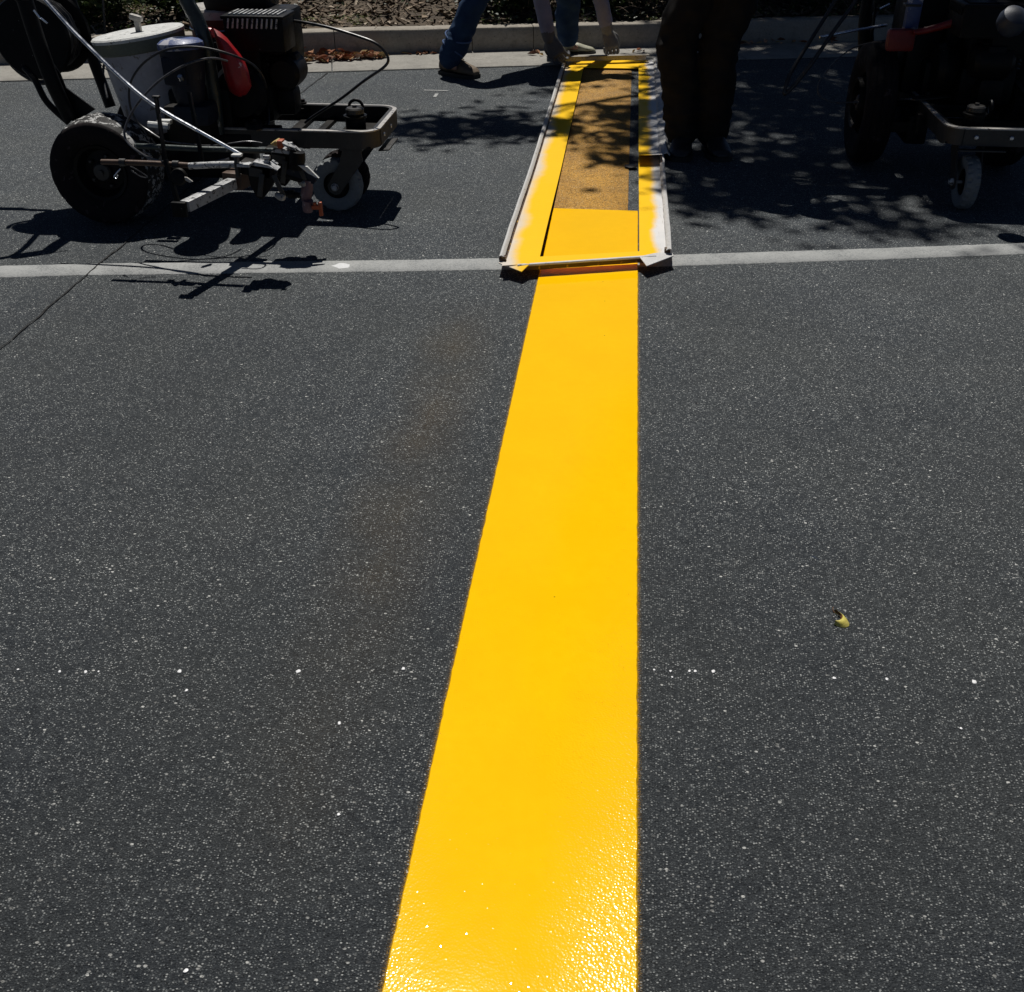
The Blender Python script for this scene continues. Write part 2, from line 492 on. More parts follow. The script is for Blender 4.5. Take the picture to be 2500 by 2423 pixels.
# ------------------------------------------------------------------ mesh builder
class MB:
    def __init__(s):
        s.v, s.f, s.sm, s.mi = [], [], [], []

    def add(s, vs, fs, smooth=True, mi=0):
        o = len(s.v)
        s.v += [tuple(x) for x in vs]
        s.f += [tuple(i + o for i in f) for f in fs]
        s.sm += [smooth] * len(fs)
        s.mi += [mi] * len(fs)
        return s

    def box(s, c, size, rot=None, bev=.0, smooth=False, mi=0):
        c = Vector(c)
        rot = rot or Matrix.Identity(3)
        bm = bmesh.new()
        bmesh.ops.create_cube(bm, size=1)
        for v in bm.verts: v.co = Vector((v.co.x * size[0], v.co.y * size[1], v.co.z * size[2]))
        if bev: bmesh.ops.bevel(bm, geom=bm.edges[:], offset=min(bev, min(size) * .45), segments=2, affect='EDGES', profile=.6)
        bm.verts.index_update()
        s.add([c + rot @ v.co for v in bm.verts], [[v.index for v in f.verts] for f in bm.faces], smooth, mi)
        bm.free()
        return s

    def bar(s, a, b, w, h, up=(0, 0, 1), bev=.002, mi=0):
        a, b = Vector(a), Vector(b)
        d = (b - a)
        x = d.normalized()
        y = Vector(up).cross(x).normalized()
        z = x.cross(y)
        return s.box((a + b) / 2, (d.length, w, h), Matrix((x, y, z)).transposed(), bev, False, mi)

    def tube(s, pts, r, n=10, cap=True, spline=True, mi=0, closed=False):
        pts = [Vector(p) for p in pts]
        rr = r if isinstance(r, (list, tuple)) else [r] * len(pts)
        if spline and len(pts) > 2: pts, rr = catmull(pts, rr, 6)
        rings = []
        t0 = (pts[1] - pts[0]).normalized()
        nrm = t0.orthogonal().normalized()
        for i, p in enumerate(pts):
            t = (pts[min(i + 1, len(pts) - 1)] - pts[max(i - 1, 0)]).normalized()
            nrm = (nrm - t * nrm.dot(t)).normalized()
            bn = t.cross(nrm)
            rings.append([p + (nrm * math.cos(k * 2 * math.pi / n) + bn * math.sin(k * 2 * math.pi / n)) * rr[i] for k in range(n)])
        return s.loft(rings, cap, True, mi)

    def loft(s, rings, cap=True, smooth=True, mi=0, closed=False):
        n = len(rings[0])
        vs = [p for r in rings for p in r]
        fs = []
        m = len(rings)
        for i in range(m if closed else m - 1):
            i2 = (i + 1) % m
            for k in range(n):
                fs.append((i * n + k, i * n + (k + 1) % n, i2 * n + (k + 1) % n, i2 * n + k))
        if cap and not closed:
            fs.append(tuple(range(n))[::-1])
            fs.append(tuple((m - 1) * n + k for k in range(n)))
        return s.add(vs, fs, smooth, mi)

    def lathe(s, prof, o=(0, 0, 0), axis=(0, 0, 1), seg=32, disp=None, mi=0, smooth=True):
        """prof: (radius, height) pairs along the axis"""
        o, ax = Vector(o), Vector(axis).normalized()
        e1 = ax.orthogonal().normalized()
        if abs(ax.y) > .99: e1 = Vector((1, 0, 0))
        e2 = ax.cross(e1)
        vs, fs = [], []
        for j, (r, h) in enumerate(prof):
            for k in range(seg):
                a = 2 * math.pi * k / seg
                rr = r + (disp(j, k, a, r, h) if disp else 0)
                vs.append(o + ax * h + (e1 * math.cos(a) + e2 * math.sin(a)) * rr)
        for j in range(len(prof) - 1):
            for k in range(seg):
                fs.append((j * seg + k, j * seg + (k + 1) % seg, (j + 1) * seg + (k + 1) % seg, (j + 1) * seg + k))
        if prof[0][0] > 1e-5: fs.append(tuple(range(seg))[::-1])
        if prof[-1][0] > 1e-5: fs.append(tuple((len(prof) - 1) * seg + k for k in range(seg)))
        return s.add(vs, fs, smooth, mi)

    def prism(s, poly, d, mi=0, bulge=None):
        d = Vector(d)
        n = len(poly)
        vs = [Vector(p) for p in poly] + [Vector(p) + d for p in poly]
        fs = [tuple(range(n)), tuple(range(n, 2 * n))[::-1]] + [(k, k + n, (k + 1) % n + n, (k + 1) % n) for k in range(n)]
        return s.add(vs, fs, False, mi)

    def build(s, name, mat, parent=None, origin=None, sharp=35):
        me = bpy.data.meshes.new(name)
        vs = s.v
        if origin is not None:
            o = Vector(origin)
            vs = [tuple(Vector(v) - o) for v in vs]
        me.from_pydata(vs, [], s.f)
        bm = bmesh.new()
        bm.from_mesh(me)
        bmesh.ops.remove_doubles(bm, verts=bm.verts, dist=1e-6)
        bmesh.ops.recalc_face_normals(bm, faces=bm.faces)
        bm.to_mesh(me)
        bm.free()
        if len(me.polygons) == len(s.sm):
            me.polygons.foreach_set('use_smooth', s.sm)
            me.polygons.foreach_set('material_index', s.mi)
        else:
            me.polygons.foreach_set('use_smooth', [True] * len(me.polygons))
        for mm in (mat if isinstance(mat, list) else [mat]): me.materials.append(mm)
        try: me.set_sharp_from_angle(angle=R(sharp))
        except Exception: pass
        o = bpy.data.objects.new(name, me)
        C.objects.link(o)
        if origin is not None and parent is None: o.location = origin
        if parent is not None: o.parent = parent
        return o


def catmull(pts, rr, sub):
    out, ro = [], []
    n = len(pts)
    for i in range(n - 1):
        p0, p1, p2, p3 = pts[max(i - 1, 0)], pts[i], pts[i + 1], pts[min(i + 2, n - 1)]
        for k in range(sub):
            t = k / sub
            out.append(.5 * ((2 * p1) + (p2 - p0) * t + (2 * p0 - 5 * p1 + 4 * p2 - p3) * t * t + (3 * p1 - p0 - 3 * p2 + p3) * t ** 3))
            ro.append(rr[i] * (1 - t) + rr[i + 1] * t)
    out.append(pts[-1])
    ro.append(rr[-1])
    return out, ro


def tag(o, label=None, cat=None, group=None, kind=None):
    if label: o['label'] = label
    if cat: o['category'] = cat
    if group: o['group'] = group
    if kind: o['kind'] = kind
    return o


def empty(name, loc, label=None, cat=None, group=None, kind=None):
    o = bpy.data.objects.new(name, None)
    o.empty_display_size = .1
    C.objects.link(o)
    o.location = loc
    return tag(o, label, cat, group, kind)


def fastmesh(name, verts, faces_n, mat, smooth=False, parent=None):
    """verts: (n,k,3) array of separate k-gons"""
    n, k, _ = verts.shape
    me = bpy.data.meshes.new(name)
    me.vertices.add(n * k)
    me.vertices.foreach_set('co', verts.astype(np.float32).ravel())
    if k == faces_n:
        idx = np.arange(n * k, dtype=np.int32)
        me.loops.add(n * k)
        me.loops.foreach_set('vertex_index', idx)
        me.polygons.add(n)
        me.polygons.foreach_set('loop_start', np.arange(0, n * k, k, dtype=np.int32))
    me.update(calc_edges=True)
    me.validate()
    me.materials.append(mat)
    o = bpy.data.objects.new(name, me)
    C.objects.link(o)
    if parent is not None: o.parent = parent
    return o


def patchmesh(name, P, F, mat, parent=None, smooth=True):
    """P: (n,k,3) copies of one little patch, F: its faces (indices < k)"""
    n, k, _ = P.shape
    me = bpy.data.meshes.new(name)
    me.vertices.add(n * k)
    me.vertices.foreach_set('co', P.astype(np.float32).ravel())
    li, ls = [], []
    off = 0
    base = []
    for f in F:
        ls.append(off)
        base += list(f)
        off += len(f)
    base = np.array(base, dtype=np.int32)
    li = (base[None, :] + (np.arange(n, dtype=np.int32) * k)[:, None]).ravel()
    lss = (np.array(ls, dtype=np.int32)[None, :] + (np.arange(n, dtype=np.int32) * off)[:, None]).ravel()
    me.loops.add(len(li))
    me.loops.foreach_set('vertex_index', li)
    me.polygons.add(len(lss))
    me.polygons.foreach_set('loop_start', lss)
    me.update(calc_edges=True)
    me.polygons.foreach_set('use_smooth', [smooth] * len(lss))
    me.materials.append(mat)
    o = bpy.data.objects.new(name, me)
    C.objects.link(o)
    if parent is not None: o.parent = parent
    return o


nr = np.random.RandomState(11)


def rand_rot(n, tilt):
    """n rotation matrices: normal near +Z within tilt, any heading"""
    a = nr.rand(n) * 2 * np.pi
    ta = nr.rand(n) * 2 * np.pi
    tt = nr.rand(n) * tilt
    out = np.zeros((n, 3, 3))
    nz = np.stack([np.sin(tt) * np.cos(ta), np.sin(tt) * np.sin(ta), np.cos(tt)], 1)
    hx = np.stack([np.cos(a), np.sin(a), np.zeros(n)], 1)
    x = hx - nz * (hx * nz).sum(1)[:, None]
    x /= np.linalg.norm(x, axis=1)[:, None]
    y = np.cross(nz, x)
    out[:, :, 0], out[:, :, 1], out[:, :, 2] = x, y, nz
    return out


def scatter_patch(name, shape, F, pos, size, tilt, mat, parent=None, aspect=None):
    n = len(pos)
    Rm = rand_rot(n, tilt)
    S = np.array(shape, float)[None, :, :] * np.asarray(size)[:, None, None]
    if aspect is not None: S[:, :, 1] *= aspect[:, None]
    P = np.einsum('nij,nkj->nki', Rm, S) + pos[:, None, :]
    return patchmesh(name, P, F, mat, parent)


LEAF = [(-.5, 0, 0), (-.22, .24, .05), (.15, .27, .06), (.5, 0, -.02), (.15, -.27, .06), (-.22, -.24, .05), (-.22, 0, -.02), (.15, 0, -.02)]
LEAF_F = [(0, 6, 1), (0, 5, 6), (1, 6, 7, 2), (6, 5, 4, 7), (2, 7, 3), (7, 4, 3)]

# ------------------------------------------------------------------ the ground: road, gutter, kerb, bed
KA = math.atan(.2537)
KU = Vector((math.cos(KA), math.sin(KA), 0))
KN = Vector((-math.sin(KA), math.cos(KA), 0))
K0 = Vector((0, 8.215, 0))


def kf(s, t, z=0.0):
    return K0 + KU * s + KN * t + Vector((0, 0, z))


def sheet(name, pts, z, mat, kind=None, parent=None):
    b = MB()
    b.add([(p[0], p[1], z) for p in pts], [tuple(range(len(pts)))], False)
    o = b.build(name, mat, parent)
    if kind: o['kind'] = kind
    return o


road = sheet('road', [(-300, -300), (300, -300), (300, 300), (-300, 300)], 0, M['asphalt'], 'structure')

# gutter slabs and kerb stones, cut by joints
joint_s = [-40, -24, -12]
x = -9.3
for xx in (gz(838, 147).x, ):
    pass
js = sorted([-40, -28, -19, -12.5, -8.3, -5.2, -2.1, float((gz(1156, 135) - K0).dot(KU)), float((gz(1305, 130) - K0).dot(KU)), 2.35, 5.4, 8.6, 12.5, 19, 28, 40])
gutter = empty('gutter', K0, kind='structure')
kerb = empty('kerb', K0, kind='structure')
bed = None
gj = [-40, -28, -19, -12.5, -8.3, -5.2, -2.13, .92, 3.95, 7.0, 10.1, 15, 22, 30, 40]
for a, b_ in zip(gj[:-1], gj[1:]):
    g_ = MB()
    n = max(2, int((b_ - a) / .25))
    rows = []
    e = .004
    for i in range(n + 1):
        s = a + e + (b_ - a - 2 * e) * i / n
        wob = .006 * mnoise.noise((s * 3, 1.3, 0)) + .004 * mnoise.noise((s * 14, 5, 0))
        rows.append([kf(s, wob, -.03), kf(s, wob, .006), kf(s, wob + .012, .011), kf(s, .28, .010), kf(s, .556, .016), kf(s, .556, -.03)])
    g_.loft(rows, True, True)
    g_.build('gutter_slab', M['gutter'], gutter, K0)
for a, b_ in zip(js[:-1], js[1:]):
    g_ = MB()
    n = max(2, int((b_ - a) / .2))
    rows = []
    e = .003
    for i in range(n + 1):
        s = a + e + (b_ - a - 2 * e) * i / n
        w1 = .004 * mnoise.noise((s * 4, 7, 0))
        w2 = .005 * mnoise.noise((s * 5, 3, 0))
        rows.append([kf(s, .558, -.05), kf(s, .560 + w1, .10), kf(s, .568 + w1, .158), kf(s, .580 + w1, .176 + w2), kf(s, .600 + w1, .183 + w2), kf(s, .72, .181 + w2), kf(s, .735, .172), kf(s, .735, -.05)])
    g_.loft(rows, True, True)
    g_.build('kerb_stone', M['kerb'], kerb, K0)

# bed behind the kerb (to the horizon)
g_ = MB()
rows = []
ss = list(np.arange(-40, -8, 4)) + list(np.arange(-8, 8.01, .12)) + list(np.arange(12, 41, 4))
ts = [.735, .80, .9, 1.0, 1.15, 1.3, 1.5, 1.75, 2.0, 2.4, 3, 4, 8, 30, 260]
vs, fs = [], []
for s in ss:
    for t in ts:
        h = .165 + .06 * min(1, max(0, t - .8)) + (.03 * mnoise.noise((s * 2.2, t * 2.2, 0)) + .015 * mnoise.noise((s * 8, t * 8, 4))) * (0 if t < .76 else 1)
        vs.append(kf(s * (1 if t < 5 else 1 + t / 30), t, h if t < 8 else .22))
nt_ = len(ts)
for i in range(len(ss) - 1):
    for j in range(nt_ - 1):
        fs.append((i * nt_ + j, i * nt_ + j + 1, (i + 1) * nt_ + j + 1, (i + 1) * nt_ + j))
g_.add(vs, fs, True)
o = g_.build('garden_bed', M['soil'])
tag(o, kind='structure')

# crack across the road
def ribbon(path, w, z, jit, name, mat, parent=None, step=.03, thick=None):
    b = MB()
    vs, fs = [], []
    pts = []
    for (p, p2) in zip(path[:-1], path[1:]):
        n = max(1, int((Vector(p2) - Vector(p)).length / step))
        for k in range(n): pts.append(Vector(p).lerp(Vector(p2), k / n))
    pts.append(Vector(path[-1]))
    for i, p in enumerate(pts):
        t = (pts[min(i + 1, len(pts) - 1)] - pts[max(i - 1, 0)]).normalized()
        nn = Vector((-t.y, t.x, 0))
        off = jit * (mnoise.noise((p.x * 9, p.y * 9, 2)) + .6 * mnoise.noise((p.x * 31, p.y * 31, 5)))
        ww = w * (.55 + .9 * abs(mnoise.noise((p.x * 17, p.y * 17, 9))))
        for sgn in (-1, 1): vs.append((p.x + nn.x * (off + sgn * ww), p.y + nn.y * (off + sgn * ww), z))
    for i in range(len(pts) - 1): fs.append((2 * i, 2 * i + 1, 2 * i + 3, 2 * i + 2))
    b.add(vs, fs, False)
    return b.build(name, mat, parent)


crk = ribbon([(-2.0, -6, 0), (-2.03, .5, 0), (-2.045, 3.03, 0), (-2.06, 4.1, 0), (-2.10, 6.87, 0), (-2.09, 7.67, 0)], .0042, .0045, .008, 'crack', M['crack'], road)
ribbon([(-8, 7.15 - .95, 0), (-4.2, 7.14, 0)], .003, .0025, .004, 'crack', M['crack'], road)
b = MB()   # hairline seam between the asphalt and the gutter
o = ribbon([tuple(kf(s, -.010)) for s in np.arange(-12, 12, .5)], .0045, .0022, .003, 'road_seam', M['crack'], road)

# ------------------------------------------------------------------ painted markings
def line_mesh(path, halfw, z, name, mat, edge=.0015, thick=.0016, step=.02):
    """long painted band with slightly ragged edges; path of (x,y), halfw"""
    b = MB()
    pts = []
    for (p, p2) in zip(path[:-1], path[1:]):
        n = max(1, int((Vector(p2) - Vector(p)).length / step))
        for k in range(n): pts.append(Vector(p).lerp(Vector(p2), k / n))
    pts.append(Vector(path[-1]))
    vs, fs = [], []
    for i, p in enumerate(pts):
        t = (pts[min(i + 1, len(pts) - 1)] - pts[max(i - 1, 0)]).normalized()
        nn = Vector((-t.y, t.x))
        for sgn in (-1, 1):
            off = edge * (mnoise.noise((p.x * 20, p.y * 20, sgn * 3)) + mnoise.noise((p.x * 75, p.y * 75, sgn * 7)))
            w = sgn * (halfw + off)
            a = (p.x + nn.x * w, p.y + nn.y * w)
            c = (p.x + nn.x * (w - sgn * .003), p.y + nn.y * (w - sgn * .003))
            if sgn < 0: vs += [(a[0], a[1], .0006), (c[0], c[1], z)]
            else: vs += [(c[0], c[1], z), (a[0], a[1], .0006)]
    for i in range(len(pts) - 1):
        for k in range(3): fs.append((4 * i + k, 4 * i + k + 1, 4 * i + k + 5, 4 * i + k + 4))
    b.add(vs, fs, True)
    o = b.build(name, mat, None, sharp=60)
    o['kind'] = 'structure'
    return o


def ctr(xl, yt, yb):
    return (gz(xl, yt) + gz(xl, yb)) / 2


wl = [(-14, 1.85), (-6, 3.19), tuple(ctr(0, 650, 680))[:2], tuple(ctr(204, 644, 675))[:2], tuple(ctr(1000, 635, 665))[:2], tuple(ctr(1645, 622, 653))[:2], tuple(ctr(2100, 608, 638))[:2], tuple(ctr(2500, 594, 623))[:2], (6, 5.2), (14, 6.7)]
wl3 = [Vector((p[0], p[1], 0)) for p in wl]
wls = wl3
wline = line_mesh([(p.x, p.y) for p in wls], .063, .0035, 'white_lane_line', M['white_line'], .003)
SX0, SX1 = -.292, .097
strip = line_mesh([((SX0 + SX1) / 2, -1.5), ((SX0 + SX1) / 2, 4.735)], (SX1 - SX0) / 2, .0075, 'yellow_crosswalk_strip', M['wet'], .0013, step=.006)
oc = line_mesh([(-.121, 4.736), (-.121, 8.03)], .171, .0048, 'first_coat_of_yellow', M['coat1'], .001, step=.03)


def blob(name, c, rx, ry, z0, h, mat, parent=None, n=12, rag=.25, seed=0, rot=0):
    b = MB()
    rr = random.Random(seed)
    off = [1 + rag * (rr.random() - .5) * 2 for _ in range(n)]
    rings = []
    for f, hh in ((1, 0), (.85, .7), (.45, 1)):
        rings.append([(c[0] + math.cos(2 * math.pi * k / n + rot) * rx * off[k] * f, c[1] + math.sin(2 * math.pi * k / n + rot) * ry * off[k] * f, z0 + h * hh) for k in range(n)])
    b.loft(rings, True, True)
    return b.build(name, mat, parent)


# fresh blob of white on the lane line, the little T mark
p = gz(834, 651)
o = blob('white_paint_patch', (p.x, p.y), .036, .028, .0036, .0012, M['old_paint'], wline, 14, .2, 3, .2)
tm = empty('surveyor_mark', gz(1064, 230), 'faint white T shaped chalk mark on the asphalt right of the dark cable loop', 'mark')
p = gz(1064, 222); b = MB(); b.box((p.x, p.y, .0022), (.16, .022, .0012)); b.build('mark_bar', M['white_line'], tm, tm.location)
p = gz(1064, 234); b = MB(); b.box((p.x, p.y, .0022), (.022, .10, .0012)); b.build('mark_stem', M['white_line'], tm, tm.location)
# row of white paint flecks
fl = [(44, 1636, .8), (146, 1641, 1.1), (209, 1642, 1.2), (241, 1641, .8), (439, 1641, 1.6), (455, 1687, 1), (728, 1640, 1.6), (985, 1634, 1.5), (1597, 1637, .9), (1637, 1640, 1),
      (1683, 1640, 1), (1697, 1640, 1.1), (1741, 1640, 1.4), (1641, 1655, .8), (2037, 1657, 1.2), (2165, 1660, 1.1), (2378, 1666, 1.8), (828, 1767, 1.2), (827, 1990, 1.1), (454, 2372, 1.2), (2346, 1780, .8)]
FL_LABEL = ['faint white fleck nearest the left edge, leftmost of the fleck row', 'second white fleck from the left edge in the fleck row', 'third white fleck from the left edge, just before a tiny one',
            'tiny white fleck close beside the third one from the left', 'large white fleck in the middle of the row left of the strip', 'small white fleck just below the large middle one at left',
            'bright white fleck left of the strip, second nearest to it in the row', 'white fleck of the row just left of the yellow strip', 'first white fleck of the row right of the yellow strip',
            'second white fleck of the row right of the yellow strip', 'left one of the close pair of white flecks right of the strip', 'right one of the close pair of white flecks right of the strip',
            'white fleck right of the close pair, last of the tight group', 'tiny white fleck just below the second fleck right of the strip', 'white fleck below the curled leaf',
            'small white fleck between the curled leaf and the right edge', 'large white fleck nearest the right edge of the row', 'white fleck left of the strip a little below the row',
            'white fleck left of the strip, halfway from the row to the bottom edge', 'white fleck at the bottom left near the lower edge of the photo', 'small white fleck below the row at far right']
for i, (x, y, k) in enumerate(fl):
    p = gz(x, y)
    o = blob('paint_fleck', (0, 0), .0031 * k, .0038 * k, .0, .0016, M['fleck'], None, 9, .3, i, i)
    o.location = (p.x, p.y, .0008)
    tag(o, FL_LABEL[i], 'paint fleck', 'white paint flecks scattered on the near asphalt')

# ------------------------------------------------------------------ curled leaf in the foreground
def curled_leaf():
    c = gz(2055, 1515)
    root = empty('curled_leaf', c, 'single curled yellow green leaf with rusty edge lying right of the yellow strip', 'leaf')
    k = .0145 / 13          # metres per crop unit (approximate)
    u = Vector((1, .05, 0)); w = Vector((0, 1.0, 0))
    outer = [(-11.0, 19), (-6, 14), (1, 9), (7, 4), (12, -3), (13.5, -9), (11, -16), (4, -20), (-5, -20), (-13, -17), (-17, -13)]
    inner = [(-10.5, 19), (-6, 12.5), (-2, 8), (0, 4), (0.5, 0), (-1.5, -5), (-4, -8), (-7, -10), (-10, -11.5), (-14, -12), (-17, -13)]
    rows = []
    for (a, b_) in zip(outer, inner):
        row = []
        for j in range(6):
            f = j / 5
            x_ = a[0] * (1 - f) + b_[0] * f
            y_ = a[1] * (1 - f) + b_[1] * f
            z_ = .001 + .011 * math.sin(min(1, f * 1.15) * math.pi * .5)
            row.append(u * x_ * k + w * y_ * k * 1.15 + Vector((0, 0, z_)))
        rows.append(row)
    b = MB()
    vs = [p for r_ in rows for p in r_]
    n = 6
    fs = [(i * n + j, i * n + j + 1, (i + 1) * n + j + 1, (i + 1) * n + j) for i in range(len(rows) - 1) for j in range(n - 1)]
    b.add(vs, fs, True)
    b.build('blade', M['leaf_green'], root)
    b = MB()
    vs = []
    for r_ in rows:
        p = r_[-1]
        vs += [p + Vector((0, 0, -.0004)), p + Vector((-.003, .003, -.007))]
    fs = [(2 * i, 2 * i + 1, 2 * i + 3, 2 * i + 2) for i in range(len(rows) - 1)]
    b.add(vs, fs, True)
    b.build('rolled_edge', M['leaf_rust'], root)
    b = MB()
    b.tube([rows[0][0], rows[0][0] + Vector((-.003, .008, .003)), rows[0][0] + Vector((-.001, .016, .004))], .0007, 6)
    b.build('stalk', M['leaf_rust'], root)


curled_leaf()
c = gz(1990, 1365)
b = MB(); b.add([(-.012, .008, .002), (-.002, .004, .005), (.012, -.008, .002), (.002, .0005, .001)], [(0, 1, 2, 3)], True)
o = b.build('leaf_sliver', M['fleck']); o.location = c
tag(o, 'pale sliver of dry leaf on the asphalt above the curled leaf', 'leaf')

# ------------------------------------------------------------------ stencil frame
def plate_z(y):
    t = max(0, min(1, (5.6 - y) / 1.6))
    return .018 + .034 * t * t * (3 - 2 * t)


def build_stencil():
    root = empty('road_stencil', (0, 4.0, 0), 'long metal stencil tray with an open slot, caked in yellow and white paint', 'stencil')
    YN = lambda x: 3.888 + (x + .336) * .295
    YF = lambda x: 8.19 + (x + .43) * .14
    th = .0022

    def plate(xa, xb, y0, y1, name='plate', nx=5, dy=.05, wav=.0):
        b = MB()
        ys0 = [y0(xa), y0(xb)]
        ny = int(max(2, (y1(xa) - y0(xa)) / dy))
        vs, fs = [], []
        for lay in (0, -th):
            for j in range(ny + 1):
                for i in range(nx + 1):
                    x = xa + (xb - xa) * i / nx
                    y = y0(x) + (y1(x) - y0(x)) * j / ny
                    z = plate_z(y) + lay + wav * mnoise.noise((x * 4, y * 1.7, 3))
                    vs.append((x, y, z))
        o = (ny + 1) * (nx + 1)
        for j in range(ny):
            for i in range(nx):
                a = j * (nx + 1) + i
                fs.append((a, a + 1, a + nx + 2, a + nx + 1))
                fs.append((o + a, o + a + nx + 1, o + a + nx + 2, o + a + 1))
        for j in range(ny):
            for i in (0, nx):
                a = j * (nx + 1) + i
                fs.append((a, a + nx + 1, o + a + nx + 1, o + a))
        for i in range(nx):
            for j in (0, ny):
                a = j * (nx + 1) + i
                fs.append((a, a + 1, o + a + 1, o + a))
        b.add(vs, fs, True)
        return b.build(name, M['plate'], root, root.location)

    SLN = lambda x: 3.976 + (x + .288) * .26     # near end of the slot
    SLF = lambda x: 7.94 + (x + .29) * .02
    plate(-.432, SX0 - .001, YN, YF, 'side_plate', 5)
    plate(SX1 + .001, .205, YN, YF, 'side_plate', 4)
    plate(SX0 - .001, SX1 + .001, YN, SLN, 'end_plate', 10, .01)
    plate(SX0 - .001, SX1 + .001, SLF, YF, 'end_plate', 10, .03)
    # left upstanding rim, hollow and rolled
    def rim(x0, sgn, name, y0, y1, wob=.003, w=.028, h=.030):
        b = MB()
        rows = []
        n = int((y1 - y0) / .035)
        for j in range(n + 1):
            y = y0 + (y1 - y0) * j / n
            z = plate_z(y)
            wx = wob * (mnoise.noise((sgn, y * 5, 0)) + .5 * mnoise.noise((sgn, y * 19, 0)))
            wz = wob * .6 * mnoise.noise((sgn * 3, y * 9, 5))
            x = x0 + wx
            pr = [(0, -.003), (-.0035 * sgn, h * .55), (0, h + wz), (w * .45 * sgn, h + .003 + wz), (w * sgn, h * .82 + wz), (w * sgn + .0015 * sgn, h * .82 - .003 + wz), (w * .5 * sgn, h - .001 + wz), (.003 * sgn, h - .003 + wz), (.0025 * sgn, -.003)]
            rows.append([(x + p_[0], y, z + p_[1]) for p_ in pr])
        b.loft(rows, True, True)
        return b.build(name, M['rim_white'], root, root.location)
    rim(-.447, 1, 'left_rim', 3.91, 8.12, .0012, .018, .020)
    rim(.225, -1, 'right_rim', 4.055, 8.25, .004, .020, .020)
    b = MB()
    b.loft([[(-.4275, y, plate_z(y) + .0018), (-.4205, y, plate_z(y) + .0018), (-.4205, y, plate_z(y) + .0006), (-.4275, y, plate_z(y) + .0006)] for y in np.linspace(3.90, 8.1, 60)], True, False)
    b.build('rim_shade_strip', M['rim_under'], root, root.location)  # brown strip painted in for the shade between rim and plate
    # front lip hanging down and the folded corner tabs
    b = MB()
    rows = []
    for i in range(41):
        x = -.372 + (.165 + .372) * i / 40
        y = YN(x)
        z = plate_z(y)
        w = .0015 * mnoise.noise((x * 14, 0, 0))
        rows.append([(x, y + .004, z + .0012), (x, y - .009 + w, z + .0015), (x, y - .0115 + w, z - .002), (x, y - .0105 + w, z - .006), (x, y + .002, z - .0045)])
    b.loft(rows, True, True)
    b.build('front_edge', M['rim_white'], root, root.location)
    b = MB()
    rows = []
    for i in range(41):
        x = -.365 + (.16 + .365) * i / 40
        y = YN(x)
        z = plate_z(y)
        w = .002 * mnoise.noise((x * 20, 2, 0))
        rows.append([(x, y - .0085, z - .0045), (x, y - .0065, z - .024 + w), (x, y - .0045, z - .024 + w), (x, y - .0055, z - .0045)])
    b.loft(rows, True, True)
    b.build('front_lip', M['rim_under'], root, root.location)
    for poly in ([(-.448, 3.930, .054), (-.448, 3.895, .050), (-.352, 3.828, .043), (-.325, 3.888, .0540), (-.38, 3.935, .0545)],
                 [(.226, 4.078, .054), (.234, 4.045, .050), (.127, 3.938, .043), (.098, 4.010, .0540), (.16, 4.055, .0545)]):
        b = MB()
        b.prism(poly, (0, 0, -.0035))
        b.build('corner_tab', M['plate'] if poly[0][0] < 0 else M['rim_white'], root, root.location)
    # dark flange ends standing up at the corners
    for x_, sg in ((-.446, 1), (.222, -1)):
        b = MB()
        b.box((x_ + sg * .012, 3.918 if sg > 0 else 4.075, .061), (.026, .02, .018), bev=.002)
        b.build('rim_end', M['rim_under'], root, root.location)
    # loose masking sheet over the right plate, its near end curled up
    b = MB()
    n, nx = 60, 8
    vs, fs = [], []
    for lay in (0, -.0014):
        for j in range(n + 1):
            y = 5.44 + (8.1 - 5.44) * j / n
            for i in range(nx + 1):
                f = i / nx
                x = .098 + .118 * f + (.010 * mnoise.noise((2, y * 3.1, 0)) if i == nx else 0)
                cu = max(0, 1 - (y - 5.44) / .30)
                z = plate_z(y) + .005 + .05 * cu ** 2 * (1 - .25 * f) + .004 * mnoise.noise((x * 6, y * 5, 7)) + lay + .010 * f * f * (1 + .6 * mnoise.noise((0, y * 4, 0)))
                vs.append((x, y + .02 * f * cu, z))
    o_ = (n + 1) * (nx + 1)
    for j in range(n):
        for i in range(nx):
            a = j * (nx + 1) + i
            fs.append((a, a + 1, a + nx + 2, a + nx + 1))
            fs.append((o_ + a, o_ + a + nx + 1, o_ + a + nx + 2, o_ + a + 1))
    for j in range(n):
        for i in (0, nx):
            a = j * (nx + 1) + i
            fs.append((a, a + nx + 1, o_ + a + nx + 1, o_ + a))
    for i in range(nx):
        for j in (0, n):
            a = j * (nx + 1) + i
            fs.append((a, a + 1, o_ + a + 1, o_ + a))
    b.add(vs, fs, True)
    ms = b.build('masking_sheet', M['plate'], root, root.location)
    # crumpled shreds along the right rim
    b = MB()
    rows = []
    for j in range(70):
        y = 5.6 + 2.2 * j / 69
        a = .225
        w = .022 + .020 * max(0, mnoise.noise((0, y * 4.2, 9)) + .25)
        z = plate_z(y)
        rows.append([(a - .01, y, z + .020), (a + w * .6, y, z + .030 + .006 * mnoise.noise((1, y * 8, 0))), (a + w, y, z + .016), (a + w - .004, y, z + .012), (a + w * .5, y, z + .024), (a - .01, y, z + .016)])
    b.loft(rows, True, True)
    b.build('crumpled_edge', M['rim_white'], root, root.location)
    # far handle bar
    b = MB()
    a, c = gz(1335, 146, .05), gz(1577, 140, .05)
    b.bar(a, c, .03, .03, bev=.005)
    b.build('lifting_bar', M['tubrim'], root, root.location)
    b = MB()
    b.bar(a + Vector((0, 0, .0175)), c + Vector((.02, 0, .0175)), .050, .004, bev=.001)
